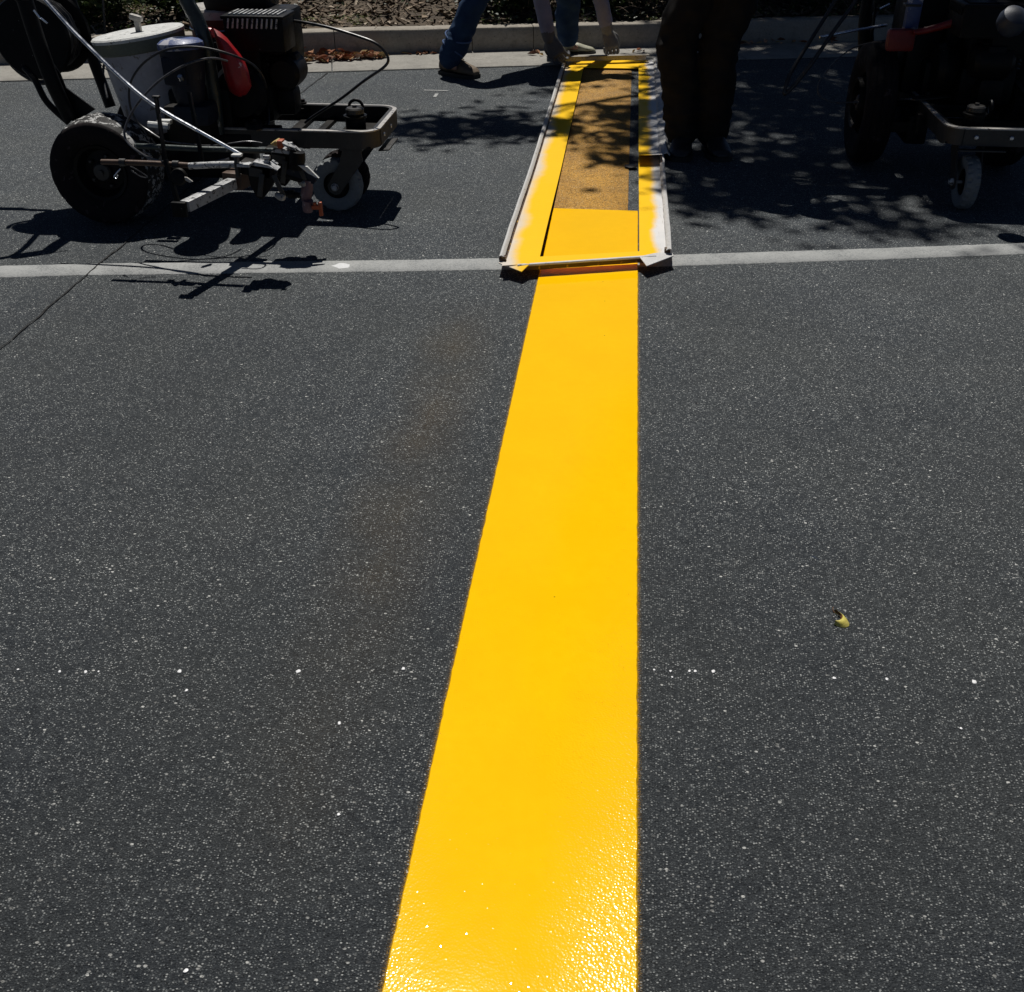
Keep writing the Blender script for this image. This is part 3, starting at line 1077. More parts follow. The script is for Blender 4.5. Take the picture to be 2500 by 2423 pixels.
    b.build('bar_cap', M['kerb'], root, root.location)
    # small dark tab under the curl
    b = MB()
    c0 = gz(1540, 412)
    b.lathe([(0, .0), (.030, .002), (.034, .006), (.02, .011), (0, .012)], (c0.x, c0.y, .008), (0, 0, 1), 14)
    b.build('magnet', M['black_metal'], root, root.location)
    return root


build_stencil()


# ------------------------------------------------------------------ line striping machines
O1 = Vector((-2.22, 4.75, 0))


def tyre_mesh(r, w, o, kind='road', seg=110):
    """tyre with real tread grooves; axis Y, outer face towards -Y"""
    hw = w / 2
    r0 = r * .50
    prof = []
    for (fr, fy) in ((.50, -.62), (.56, -.78), (.64, -.90), (.74, -.985), (.84, -1.0), (.90, -.97), (.945, -.90)): prof.append((r * fr, hw * fy))
    nt2 = 15
    for k in range(nt2):
        f = -1 + 2 * k / (nt2 - 1)
        prof.append((r * (1 - .045 * abs(f) ** 3), hw * .84 * f))
    for (fr, fy) in ((.945, .90), (.90, .97), (.84, 1.0), (.74, .985), (.64, .90), (.56, .78), (.50, .62)): prof.append((r * fr, hw * fy))

    prof.append(prof[0])

    def disp(j, k, a, rr, h):
        jj = j - 7
        if 0 <= jj < nt2:
            if kind == 'road':
                zz = k + (jj % 2) * 1
                g = 0
                if jj in (3, 7, 11): g = .006
                if (k + (2 if (jj // 4) % 2 else 0)) % 5 == 0 and jj not in (0, nt2 - 1): g = max(g, .005)
                return -g
            else:
                return -.006 if (k + (3 if jj > 7 else 0)) % 6 < 2 and abs(jj - 7) > 2 else 0
        if jj in (-1, nt2) and kind != 'road': return -.005 if (k + (3 if jj > 7 else 0)) % 6 < 2 else .001
        if jj == -1 or jj == nt2: return -.002 if k % 5 == 0 else 0
        if jj in (-3, ): return 0
        return 0
    side = MB()
    side.lathe(prof, o, (0, 1, 0), seg, disp)
    for lst in (side.f, side.sm, side.mi): del lst[-2:]
    nseg = seg
    # material 1 on the tread band
    for fi in range(len(side.f)):
        j = fi // nseg
        side.mi[fi] = 1 if 7 <= j < 7 + nt2 - 1 else 0
    return side


def build_machine_base(caster_flip=False, r=.225, wt=.215, wx=0.0):
    root = bpy.data.objects.new('line_striping_machine', None)
    C.objects.link(root)

    def put(b, name, mat, parent=root, sharp=35):
        o = b.build(name, mat, parent, O1, sharp)
        return o

    def sub(b, name, mat, parent, sharp=35):
        return b.build(name, mat, parent, O1, sharp)
    for (yc, name) in ((4.405, 'rear_wheel'), (5.085, 'rear_wheel')):
        o = Vector((-2.22 + wx, yc, r))
        sg = -1 if yc < 4.75 else 1
        b = MB()
        b.lathe([(0, .03), (.03, .04), (.05, .03), (.085, .028), (.098, .05), (.104, .075), (.118, .082), (.122, .07), (.118, -.07), (.10, -.06), (0, -.05)], o, (0, sg, 0), 40)
        w = put(b, name, M['dark_metal'])
        sub(tyre_mesh(r, wt, o), 'tyre', [M['rubber'], M['tread']], w)
        b = MB()
        b.lathe([(.04, .03), (.04, .06), (.034, .068), (.012, .070), (.012, .08), (0, .081)], o, (0, sg, 0), 20)
        sub(b, 'hub', M['channel'], w)
        for k in range(5):
            a = k * 2 * math.pi / 5
            b = MB()
            c = o + Vector((math.cos(a) * .066, sg * .034, math.sin(a) * .066))
            b.lathe([(.009, 0), (.009, .009), (.006, .012), (0, .012)], c, (0, sg, 0), 6)
            sub(b, 'lug_nut', M['channel'], w)
    b = MB()
    b.tube([(-2.22 + wx, 4.45, r), (-2.22 + wx, 5.04, r)], .016, 12, spline=False)
    put(b, 'axle', M['dark_metal'])
    # chassis
    b = MB()
    b.box((-1.93, 4.76, .31), (.62, .36, .06), bev=.008)
    b.box((-2.15, 4.76, .27), (.14, .40, .09), bev=.006)
    b.box((-1.72, 4.64, .33), (.44, .05, .07), bev=.004)
    b.box((-1.90, 4.72, .42), (.40, .24, .20), bev=.02)
    b.box((-1.78, 4.60, .22), (.34, .10, .14), bev=.015)
    put(b, 'chassis', M['black_metal'])

    # C channel front frame: section swept along a rounded U
    path = []
    xn, xr, yn, yf = -1.90, -1.055, 4.585, 5.10
    path.append((xn, yn)); path.append((-1.6, yn)); path.append((-1.40, yn - .002))
    rr = .085
    for k in range(9):
        a = -math.pi / 2 + k * math.pi / 2 / 8
        path.append((xr - rr + rr * math.cos(a), yn + rr + rr * math.sin(a)))
    path.append((xr, 4.80))
    for k in range(9):
        a = k * math.pi / 2 / 8
        path.append((xr - rr + rr * math.cos(a), yf - rr + rr * math.sin(a)))
    path += [(-1.4, yf), (-1.65, yf), (xn, yf)]
    rows = []
    H0, H1, T, FL = .288, .362, .006, .034
    sec = [(0, H0), (0, H1), (FL, H1 + .001), (FL, H1 - T), (T, H1 - T), (T, H0 + T), (FL, H0 + T), (FL, H0)]
    for i, p in enumerate(path):
        t = (Vector(path[min(i + 1, len(path) - 1)]) - Vector(path[max(i - 1, 0)])).normalized()
        n = Vector((-t.y, t.x))
        rows.append([(p[0] + n.x * s_[0], p[1] + n.y * s_[0], s_[1]) for s_ in sec])
    b = MB()
    b.loft(rows, True, True)
    fr = put(b, 'front_frame', M['channel'], sharp=30)
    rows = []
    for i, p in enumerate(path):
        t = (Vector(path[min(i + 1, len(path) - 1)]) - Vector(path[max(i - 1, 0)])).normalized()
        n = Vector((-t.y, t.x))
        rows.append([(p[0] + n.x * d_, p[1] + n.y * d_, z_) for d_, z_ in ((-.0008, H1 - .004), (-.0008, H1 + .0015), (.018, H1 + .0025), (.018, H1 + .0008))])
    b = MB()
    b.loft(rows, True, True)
    sub(b, 'shine_strip', M['edge_shine'], fr)  # pale strip paints the sun's shine onto the top flange
    for yy in (4.71, 4.86):
        b = MB()
        b.lathe([(.010, 0), (.010, .007), (.007, .009), (0, .009)], (xr - .001, yy, .325), (1, 0, 0), 6)
        sub(b, 'bolt', M['silver'], fr)
    b = MB()
    b.box((xr + .012, 4.74, .272), (.05, .20, .006), Matrix.Rotation(R(-6), 3, 'Y'), .001)
    sub(b, 'step_plate', M['channel'], fr)
    b = MB()
    b.box((xr + .0006, 4.655, .325), (.002, .003, .07))
    sub(b, 'seam', M['crack'], fr)
    b = MB()
    b.box((-1.19, 4.84, .292), (.20, .50, .006), bev=.001)
    put(b, 'caster_plate', M['dark_metal'])
    for (xx, ww) in ((-1.50, .05), (-1.38, .035)):
        b = MB()
        b.box((xx, 4.84, .292), (ww, .50, .02), bev=.003)
        put(b, 'cross_member', M['dark_metal'])
    # caster pivot
    pv = Vector((-1.18, 4.72, .296))
    b = MB()
    b.lathe([(.045, 0), (.045, .092), (.052, .096), (.052, .106), (.044, .108), (.044, .110)], pv, (0, 0, 1), 28)
    piv = put(b, 'caster_pivot', M['black_metal'])
    b = MB()
    b.lathe([(.036, .110), (.040, .114), (.040, .132), (.034, .138), (.010, .139), (.010, .148), (0, .149)], pv, (0, 0, 1), 24)
    sub(b, 'pivot_cap', M['channel'], piv)
    b = MB()
    ring = [pv + Vector((-.008 + .032 * math.cos(a), .060, .125 + .032 * math.sin(a))) for a in np.linspace(0, 2 * math.pi, 15)]
    b.tube(ring, .007, 8, spline=False)
    put(b, 'lift_eye', M['black_metal'])
    # caster: group of parts turned about the pivot
    flip = -1 if caster_flip else 1
    ax = pv.x - .085 * flip
    rc = .118

    def cp(x, y, z):        # mirror the trail when flipped
        return Vector((pv.x + (x - pv.x) * flip, y, z))
    b = MB()
    for yy in ((4.665, 4.775) if caster_flip else (4.585, 4.845)):
        poly = [(-1.215, .288), (-1.135, .288), (-1.128, .235), (-1.245, .088), (-1.268, .082), (-1.294, .098), (-1.298, .124), (-1.235, .225)]
        b.prism([cp(px_, yy, pz_) for (px_, pz_) in poly], (0, .007, 0))
    b.box(cp(-1.178, 4.72, .283), (.10, .27, .010), bev=.002)
    put(b, 'caster_fork', M['channel'])
    for (yy, m_) in (((4.724, 'grey_rubber'), ) if caster_flip else ((4.632, 'grey_rubber'), (4.775, 'rubber'))):
        o = cp(-1.265, yy, rc)
        b = MB()
        b.lathe([(0, -.018), (.022, -.018), (.026, -.006), (.05, -.004), (.060, -.018), (.064, -.02), (.064, .02), (.05, .006), (0, .006)], o, (0, 1, 0), 30)
        w = put(b, 'caster_wheel', M['dark_metal'])
        sub(tyre_mesh(rc, .062, o, 'knob', 108), 'tyre', [M[m_], M[m_]], w)
    b = MB()
    a_, b_ = cp(-1.265, 4.652 if caster_flip else 4.572, rc), cp(-1.265, 4.79 if caster_flip else 4.86, rc)
    b.tube([a_, b_], .007, 10, spline=False)
    b.lathe([(.017, 0), (.017, .006), (.012, .013), (.010, .018), (0, .019)], cp(-1.265, 4.665 if caster_flip else 4.585, rc), (0, -1, 0), 18)
    put(b, 'caster_axle', M['spattered'])

    # engine
    ex, ey = -1.70, 4.86
    b = MB()
    b.box((ex, ey, .44), (.30, .26, .17), bev=.03, smooth=True)
    b.lathe([(.0, 0), (.10, 0), (.115, .02), (.118, .06), (.10, .09), (0, .095)], (ex + .03, ey - .14, .50), (0, -1, 0), 30)
    b.box((ex - .02, ey + .02, .60), (.26, .26, .18), bev=.02)
    b.box((ex - .19, ey - .05, .43), (.10, .20, .16), bev=.015)
    en = put(b, 'engine', M['black_metal'])
    b = MB()
    for k in range(7):
        b.box((ex + .165 + .002 * k, ey + .02, .53 + .018 * k), (.07, .19, .006), bev=.001)
    put(b, 'cooling_fins', M['dark_metal'])
    b = MB()   # muffler, round and grey-brown low at the front
    b.lathe([(0, -.09), (.055, -.09), (.072, -.07), (.075, 0), (.072, .07), (.055, .09), (0, .09)], (ex + .20, ey - .02, .56), (0, 1, .0), 28)
    b.box((ex + .17, ey, .43), (.12, .12, .12), bev=.03, smooth=True)
    put(b, 'muffler', M['dark_metal'])
    ab = Vector((ex + .125, ey - .12, .735))
    b = MB()
    b.box(ab, (.26, .17, .14), bev=.012)
    b.box(ab + Vector((0, 0, .067)), (.272, .182, .014), bev=.004)
    af = put(b, 'air_filter_box', M['black_metal'])
    for k in range(11):
        b = MB()
        b.box(ab + Vector((-.105 + .021 * k, -.090, .045)), (.007, .006, .040), Matrix.Rotation(R(12), 3, 'Y'), .001)
        sub(b, 'vent_slat', M['spattered'], af)
        b = MB()
        b.box(ab + Vector((-.105 + .021 * k, 0, .077)), (.008, .13, .006), None, .001)
        sub(b, 'vent_slat', M['spattered'], af)
    b = MB()
    b.box((ex - .02, ey + .12, .86), (.30, .22, .15), bev=.04, smooth=True)
    b.lathe([(.04, 0), (.04, .025), (0, .028)], (ex - .02, ey + .12, .935), (0, 0, 1), 20)
    put(b, 'fuel_tank', M['black_metal'])
    b = MB()
    b.box((ex + .17, ey + .05, .70), (.14, .20, .22), bev=.02)
    b.box((ex + .22, ey - .02, .57), (.07, .08, .13), bev=.01)
    put(b, 'exhaust_guard', M['black_metal'])
    # rubber mounts and plate with bolt on the near rail
    b = MB()
    pp = [gz(616, 272, .375), gz(628, 285, .375), gz(640, 302, .372), gz(641, 318, .37), gz(625, 322, .37), gz(603, 320, .37), gz(598, 306, .372), gz(612, 290, .375)]
    b.prism(pp, (0, 0, .006))
    mp = put(b, 'mount_plate', M['channel'])
    b = MB()
    c = gz(621, 303, .378)
    b.lathe([(.020, 0), (.020, .008), (.012, .010), (.010, .022), (0, .023)], c, (0, 0, 1), 18)
    sub(b, 'bolt', M['dark_metal'], mp)
    # swan-neck lever to the far rail
    b = MB()
    b.tube([q(655, 235, 4.95), q(672, 214, 4.97), q(695, 213, 5.0), q(712, 232, 5.04), q(728, 254, 5.08), q(742, 262, 5.09)], .011, 10)
    lv = put(b, 'bent_arm', M['black_metal'])
    b = MB()
    c = q(740, 264, 5.09)
    b.lathe([(.036, -.02), (.036, .004), (.028, .008), (.020, .010), (.020, .028), (.012, .030), (.012, .040), (0, .041)], c, (0, 0, 1), 20)
    sub(b, 'rubber_mount', M['rubber'], lv)
    # curved frame tube by the pump, handle posts and handlebar
    b = MB()
    b.tube([q(425, -80, 4.56), q(455, 0, 4.55), q(482, 50, 4.55), q(503, 110, 4.55), q(514, 180, 4.55), q(524, 260, 4.55), q(532, 325, 4.56)], .030, 14)
    put(b, 'curved_frame_tube', M['green_pipe'])
    b = MB()
    b.tube([q(60, 0, 4.42), q(95, 110, 4.42), q(130, 205, 4.42), q(172, 292, 4.44)], [.034, .034, .033, .030], 12)
    b.tube([q(60, 0, 4.42), Vector((-2.55, 4.42, 1.02))], .030, 12, spline=False)
    put(b, 'handle_post', M['black_metal'])
    b = MB()
    b.tube([q(168, -10, 4.98), q(200, 75, 4.98), q(236, 170, 4.97), q(270, 262, 4.95)], .026, 12)
    b.tube([q(168, -10, 4.98), Vector((-2.68, 4.98, 1.02))], .022, 12, spline=False)
    put(b, 'handle_post', M['black_metal'])
    b = MB()
    b.tube([Vector((-2.95, 4.38, 1.06)), Vector((-2.75, 4.40, 1.04)), Vector((-2.57, 4.42, 1.02)), Vector((-2.60, 4.72, 1.02)), Vector((-2.66, 4.98, 1.02)), Vector((-2.80, 5.02, 1.04)), Vector((-3.0, 5.04, 1.06))], .015, 12)
    hb = put(b, 'handlebar', M['black_metal'])
    for yy in (4.385, 5.03):
        b = MB()
        b.tube([Vector((-2.83, yy, 1.045)), Vector((-2.98, yy, 1.06))], .020, 12, spline=False)
        sub(b, 'grip', M['rubber'], hb)
    b = MB()
    b.tube([q(60, 165, 4.5), q(85, 195, 4.47), q(115, 250, 4.44), q(168, 300, 4.43)], .014, 10)
    put(b, 'brace_rod', M['black_metal'])
    b = MB()
    b.prism([q(112, 130, 4.46), q(146, 180, 4.46), q(160, 215, 4.46), q(232, 268, 4.46), q(180, 300, 4.46), q(140, 250, 4.46)], (0, .008, 0))
    put(b, 'gusset_plate', M['black_metal'])
    return root


def build_machine_one():
    root = build_machine_base()
    root.location = O1
    tag(root, 'paint spattered walk behind striping machine with white pail, seen from its side at left', 'striping machine', 'line striping machines')

    def put(b, name, mat, parent=root, sharp=35):
        return b.build(name, mat, parent, O1, sharp)
    # hose reel at the handle
    c = q(105, 85, 4.70)
    b = MB()
    b.lathe([(0, -.09), (.165, -.09), (.172, -.08), (.165, -.072), (.06, -.07), (.06, .07), (.165, .072), (.172, .08), (.165, .09), (0, .09)], c, (.12, 1, 0), 40)
    rl = put(b, 'hose_reel', M['black_metal'])
    b = MB()
    pts = []
    for k in range(150):
        a = k * .42
        pts.append(c + Vector((math.cos(a) * (.125 + .0001 * k), -.066 + .132 * ((k * .0266) % 1), math.sin(a) * (.125 + .0001 * k))))
    b.tube(pts, .010, 6, spline=False)
    put(b, 'wound_hose', M['hose'], rl)
    b = MB()
    b.tube([c + Vector((-.2, -.05, .1)), c + Vector((-.19, -.06, -.02)), c + Vector((-.12, -.06, -.14)), c + Vector((-.02, -.05, -.19)), c + Vector((.03, -.05, -.13))], .011, 8)
    put(b, 'hose_tail', M['hose'])
    b = MB()   # bright lever edges near the reel
    b.bar(q(82, 25, 4.40), q(98, 46, 4.40), .008, .006)
    b.bar(q(99, 44, 4.40), q(116, 58, 4.40), .008, .006)
    put(b, 'trigger_lever', M['silver'])
    # pump
    t_ = q(441, 112, 4.44)
    b = MB()
    b.lathe([(0, -.262), (.040, -.26), (.052, -.235), (.062, -.19), (.080, -.10), (.090, -.03), (.090, -.008)], t_, (-.05, .06, 1), 28)
    b.box(t_ + Vector((-.01, -.075, -.085)), (.10, .03, .11), bev=.012)
    b.box(t_ + Vector((.03, -.02, -.26)), (.15, .13, .08), bev=.015)
    pm = put(b, 'pump_housing', M['blue'])
    b = MB()
    b.lathe([(.092, -.012), (.094, 0), (.092, .012), (.076, .024), (.045, .031), (0, .033)], t_, (-.05, .06, 1), 28)
    put(b, 'pump_cap', M['blue_cap'], pm)
    b = MB()
    c = q(443, 195, 4.34)
    b.lathe([(.010, 0), (.010, .02), (0, .021)], c, (0, -.6, .8), 10)
    put(b, 'drain_plug', M['silver'], pm)
    b = MB()
    b.box(q(470, 300, 4.50), (.20, .12, .16), bev=.02)
    b.box(q(480, 240, 4.58), (.16, .12, .14), bev=.02)
    put(b, 'gearbox', M['dark_metal'])
    b = MB()
    b.tube([q(362, 304, 4.36), q(385, 306, 4.36), q(412, 309, 4.36)], .013, 10)
    b.box(q(402, 298, 4.40), (.06, .03, .02), bev=.006)
    put(b, 'splashed_coupling', M['lidpaint'])
    # rust coloured tub behind
    c = q(535, 25, 5.02)
    b = MB()
    b.lathe([(0, -.24), (.115, -.24), (.125, -.22), (.135, -.07), (.138, -.065), (.142, -.02), (.142, .0)], (c.x, 5.02, c.z), (0, 0, 1), 36)
    tb = put(b, 'rust_tub', M['rust'])
    b = MB()
    b.lathe([(.15, -.022), (.152, .01), (.145, .018), (.10, .02), (0, .022)], (c.x, 5.02, c.z), (0, 0, 1), 36)
    put(b, 'tub_lid', M['tubrim'], tb)
    b = MB()
    b.tube([Vector((c.x + math.cos(a) * .139, 5.02 + math.sin(a) * .139, c.z - .068)) for a in np.linspace(0, 2 * math.pi, 37)], .0025, 6, spline=False)
    put(b, 'bail_wire', M['silver'], tb)
    # red shroud
    poly = [(527, 80), (541, 88), (556, 101), (570, 118), (584, 135), (594, 150), (602, 172), (606, 190), (609, 205), (604, 214), (598, 223), (585, 228), (572, 224), (560, 214), (552, 190), (545, 160), (538, 130), (531, 102)]
    cx_, cy_ = 570, 160
    b = MB()
    rings = []
    for f, dy in ((1.14, .02), (1.12, 0), (.9, -.022), (.5, -.034)):
        rings.append([q(cx_ + (px_ - cx_) * f, cy_ + (py_ - cy_) * f, 4.53 + dy) for px_, py_ in poly])
    b.loft(rings, True, True)
    put(b, 'red_shroud', M['red'])
    b = MB()
    b.tube([q(493, 95, 4.75), q(505, 84, 4.75), q(520, 80, 4.75)], [.02, .028, .02], 12)
    put(b, 'red_cap', M['red'])
    # silver spray wand
    b = MB()
    b.tube([q(90, -25, 4.32), q(110, 0, 4.30), q(200, 98, 4.23), q(350, 238, 4.12), q(480, 318, 4.02)], .0075, 10)
    b.tube([q(480, 318, 4.02), q(592, 380, 3.98)], .0062, 10, spline=False)
    put(b, 'silver_rod', M['silver'])
    # hoses and cables
    def cable(pts, r, mat, name='cable'):
        b = MB()
        b.tube(pts, r, 8)
        return put(b, name, mat)
    cable([q(650, 215, 4.5), q(640, 185, 4.45), q(612, 155, 4.40), q(560, 133, 4.36), q(500, 118, 4.34), q(440, 116, 4.32), q(390, 128, 4.32), q(345, 160, 4.32), q(318, 205, 4.32), q(317, 255, 4.32), q(335, 298, 4.32), q(370, 325, 4.30), q(402, 346, 4.25)], .0048, M['hose'], 'black_cable')
    cable([q(555, 150, 4.42), q(525, 143, 4.36), q(490, 147, 4.32), q(440, 165, 4.28), q(380, 205, 4.22), q(330, 262, 4.16), q(306, 312, 4.12), q(307, 340, 4.10), q(330, 365, 4.06), q(370, 388, 4.02), q(420, 398, 3.98), q(480, 402, 3.97), q(560, 388, 3.97)], .0046, M['wire'], 'grey_cable')
    cable([q(700, 50, 4.90), q(735, 54, 4.85), q(800, 67, 4.80), q(870, 88, 4.76), q(920, 108, 4.74), q(946, 138, 4.74), q(940, 162, 4.74), q(890, 197, 4.76), q(830, 243, 4.80), q(772, 280, 4.85), q(745, 300, 4.88)], .0062, M['hose'], 'black_cable')
    cable([q(655, 250, 4.75), q(656, 290, 4.7), q(648, 330, 4.6)], .005, M['hose'], 'black_cable')
    cable([q(400, 345, 4.22), q(460, 352, 4.2), q(520, 356, 4.18), q(600, 346, 4.2), q(640, 350, 4.22)], .003, M['wire'], 'thin_cable')
    cable([q(250, -20, 5.02), q(258, 120, 5.0), q(252, 180, 4.98), q(262, 240, 4.9)], .006, M['hose'], 'black_cable')
    # swung-out gun arm
    a0, a1, a2, a3 = Vector((-1.605, 3.72, .290)), Vector((-1.53, 4.0, .29)), Vector((-1.475, 4.28, .29)), Vector((-1.43, 4.60, .29))
    b = MB()
    b.bar(a0, a1 + (a2 - a1) * .1, .040, .040, bev=.004)
    arm = put(b, 'gun_arm', M['spattered'])
    b = MB()
    b.bar(a1, a3, .032, .032, bev=.003)
    put(b, 'inner_arm', M['dark_metal'])
    b = MB()
    b.box(a0 + Vector((-.014, -.02, -.005)), (.055, .02, .055), bev=.003)
    put(b, 'arm_end', M['black_metal'], arm)
    b = MB()
    b.box(a1 + Vector((.01, .07, .005)), (.085, .08, .065), Matrix.Rotation(R(-12), 3, 'Z'), .006)
    b.box(a1 + Vector((.045, .12, .03)), (.09, .05, .02), Matrix.Rotation(R(-12), 3, 'Z'), .004)
    put(b, 'arm_clamp', M['brown_clamp'])
    b = MB()
    b.tube([a1 + Vector((.02, .03, .06)), a1 + Vector((.09, .035, .062)), a1 + Vector((.10, .08, .06)), a1 + Vector((.03, .085, .06))], .004, 8)
    put(b, 'clamp_handle', M['tubrim'])
    # rods
    b = MB()
    b.tube([q(248, 396, 3.890), q(300, 397, 3.890), q(405, 401, 3.890), q(470, 405, 3.890)], .0105, 12)
    r1 = put(b, 'guide_rod', M['brown_clamp'])
    b = MB()
    b.tube([q(462, 406, 3.885), q(520, 403, 3.885), q(574, 402, 3.885)], .0125, 12)
    put(b, 'rod_sleeve', M['spattered'], r1)
    for x_ in (300, 430):
        b = MB()
        c = q(x_, 397 if x_ == 300 else 402, 3.890)
        b.lathe([(.0145, -.012), (.0145, .012)], c, (1, 0, 0), 14)
        put(b, 'rod_collar', M['channel'], r1)
    b = MB()
    b.tube([q(330, 357, 4.110), q(400, 360, 4.110), q(480, 364, 4.110), q(560, 366, 4.120), q(640, 368, 4.120), q(690, 369, 4.120)], .0115, 12)
    put(b, 'guide_rod', M['green_pipe'])
    # uprights
    b = MB()
    b.bar(q(381, 238, 4.02), q(404, 395, 3.880), .020, .012, (1, 0, 0))
    b.bar(q(404, 390, 3.875), q(437, 505, 3.840), .022, .014, (1, 0, 0))
    ur = put(b, 'upright_bar', M['black_metal'])
    b = MB()
    b.box(q(381, 237, 4.02), (.028, .02, .010), bev=.003)
    put(b, 'bar_cap', M['channel'], ur)
    b = MB()
    b.bar(q(462, 225, 4.160), q(495, 400, 4.060), .022, .012, (1, 0, 0))
    put(b, 'upright_bar', M['black_metal'])
    b = MB()
    b.lathe([(0, -.012), (.030, -.012), (.033, 0), (.028, .012), (.012, .014), (0, .015)], q(437, 432, 3.860), (0, -1, .3), 20)
    kn = put(b, 'clamp_knob', M['dark_metal'])
    b = MB()
    b.prism([q(450, 433, 3.830), q(456, 434, 3.830), q(470, 444, 3.830), q(463, 447, 3.830), q(453, 441, 3.830)], (0, .006, 0))
    put(b, 'knob_lever', M['tubrim'], kn)
    b = MB()
    b.tube([q(318, 407, 3.910), q(330, 412, 3.910), q(360, 432, 3.910), q(345, 432, 3.910), q(325, 420, 3.910), q(320, 415, 3.910)], .0022, 6)
    put(b, 'spring_clip', M['wire'])
    b = MB()
    b.tube([q(294, 413, 3.910), q(284, 424, 3.910), q(279, 432, 3.910), q(284, 436, 3.910), q(287, 428, 3.910)], .0026, 6)
    put(b, 'split_pin', M['silver'])

    # spray guns: body, cap plates, trigger, swivel, tip
    def gun(y, ox, oy, name='spray_gun'):
        """ox, oy: offset in photo pixels from the nearer gun's layout"""
        def w(px_, py_, dy=0): return q(px_ + ox, py_ + oy, y + dy)
        b = MB()
        b.prism([w(604, 402), w(655, 410), w(672, 425), w(668, 445), w(660, 462), w(640, 488), w(628, 484), (w(612, 455)), w(606, 430)], (0, .035, 0))
        b.box(w(630, 412, .03), (.12, .06, .05), Matrix.Rotation(R(10), 3, 'Y'), .006)
        g1 = put(b, name, M['dark_metal'])
        b = MB()
        b.prism([w(606, 404, -.006), w(620, 396, -.006), w(655, 404, -.006), w(676, 417, -.006), w(662, 412, -.006), w(640, 408, -.006)], (0, .05, 0))
        put(b, 'gun_cover', M['spattered'], g1)
        b = MB()
        b.prism([w(606, 408, -.008), w(640, 415, -.008), w(641, 434, -.008), w(608, 430, -.008)], (0, .006, 0))
        put(b, 'side_plate', M['channel'], g1)
        b = MB()
        b.bar(w(668, 428, -.01), w(692, 478, -.01), .018, .006, (0, 1, 0))
        b.bar(w(640, 425, -.01), w(634, 480, -.01), .02, .006, (0, 1, 0))
        put(b, 'trigger', M['channel'], g1)
        b = MB()
        b.lathe([(.013, -.02), (.015, .0), (.013, .02), (.006, .026), (0, .026)], w(684, 480), (.7, -.7, 0), 14)
        put(b, 'gun_nozzle', M['tubrim'], g1)
        b = MB()
        b.tube([w(640, 400, .02), w(652, 394, .02), w(660, 402, .02)], .007, 8)
        b.lathe([(.008, -.01), (.008, .014)], w(650, 384, .02), (1, 0, 0), 12)
        b.bar(w(664, 392, .0), w(678, 402, .0), .016, .006)
        put(b, 'gun_fittings', M['spattered'], g1)
        return g1
    gun(3.875, 0, 0)
    b = MB()
    b.bar(q(577, 383, 3.865), q(582, 432, 3.865), .026, .014, (1, 0, 0))
    bp = put(b, 'gun_bracket', M['channel'])
    b = MB()
    b.box(q(578, 379, 3.860), (.036, .03, .008), bev=.002)
    put(b, 'bracket_cap', M['lidpaint'], bp)
    b = MB()
    b.box(q(597, 402, 3.870), (.05, .04, .012), bev=.003)
    put(b, 'pivot_block', M['spattered'])
    g2 = gun(4.110, 56, -32)
    b = MB()
    b.prism([q(660, 352, 4.095), q(672, 345, 4.095), q(680, 350, 4.095), q(678, 358, 4.095), q(668, 357, 4.095)], (0, .05, 0))
    put(b, 'yellow_clamp', M['yellowish'], g2)
    b = MB()
    b.box(q(686, 351, 4.110), (.022, .04, .03), bev=.004)
    put(b, 'orange_clamp', M['orange'], g2)
    b = MB()
    b.prism([q(688, 349, 4.090), q(715, 362, 4.090), q(722, 368, 4.090), q(712, 366, 4.090), q(692, 356, 4.090)], (0, .04, 0))
    put(b, 'top_shield', M['spattered'], g2)
    b = MB()
    b.lathe([(0, -.045), (.03, -.04), (.034, 0), (.03, .03), (0, .035)], q(725, 388, 4.110), (.2, 0, 1), 18)
    b.lathe([(.013, -.06), (.013, .06)], q(705, 430, 4.110), (1, 0, -.3), 12)
    put(b, 'gun_valve', M['black_metal'], g2)
    b = MB()   # splash shield sloping to the caster
    b.prism([q(727, 404, 4.080), q(750, 408, 4.080), q(778, 436, 4.080), q(752, 424, 4.080), q(735, 410, 4.080)], (0, .012, 0))
    put(b, 'splash_shield', M['lidpaint'], g2)
    b = MB()
    b.prism([q(730, 410, 4.100), q(752, 422, 4.100), q(772, 436, 4.100), q(766, 450, 4.100), q(735, 440, 4.100), q(700, 438, 4.100), q(696, 415, 4.100)], (0, .04, 0))
    put(b, 'shield_skirt', M['blue'], g2)
    b = MB()
    b.tube([q(690, 473, 4.110), q(710, 475, 4.110), q(738, 478, 4.110)], .012, 10)
    b.lathe([(.019, -.012), (.019, .012)], q(712, 475, 4.110), (1, 0, 0), 6)
    put(b, 'fluid_tube', M['dark_metal'], g2)
    b = MB()
    b.tube([q(752, 440, 4.110), q(750, 460, 4.110), q(748, 480, 4.110), q(746, 492, 4.110)], [.018, .024, .022, .016], 12)
    b.lathe([(0, -.03), (.020, -.028), (.024, 0), (.020, .02), (0, .022)], q(752, 500, 4.100), (.2, -.2, 1), 16)
    sw = put(b, 'tip_swivel', M['mauve'], g2)
    b = MB()
    b.bar(q(762, 506, 4.080), q(782, 506, 4.080), .02, .016)
    b.bar(q(781, 494, 4.080), q(785, 527, 4.080), .016, .014, (1, 0, 0))
    b.bar(q(768, 494, 4.080), q(772, 510, 4.080), .014, .012, (1, 0, 0))
    put(b, 'tip_guard', M['orange'])
    return root


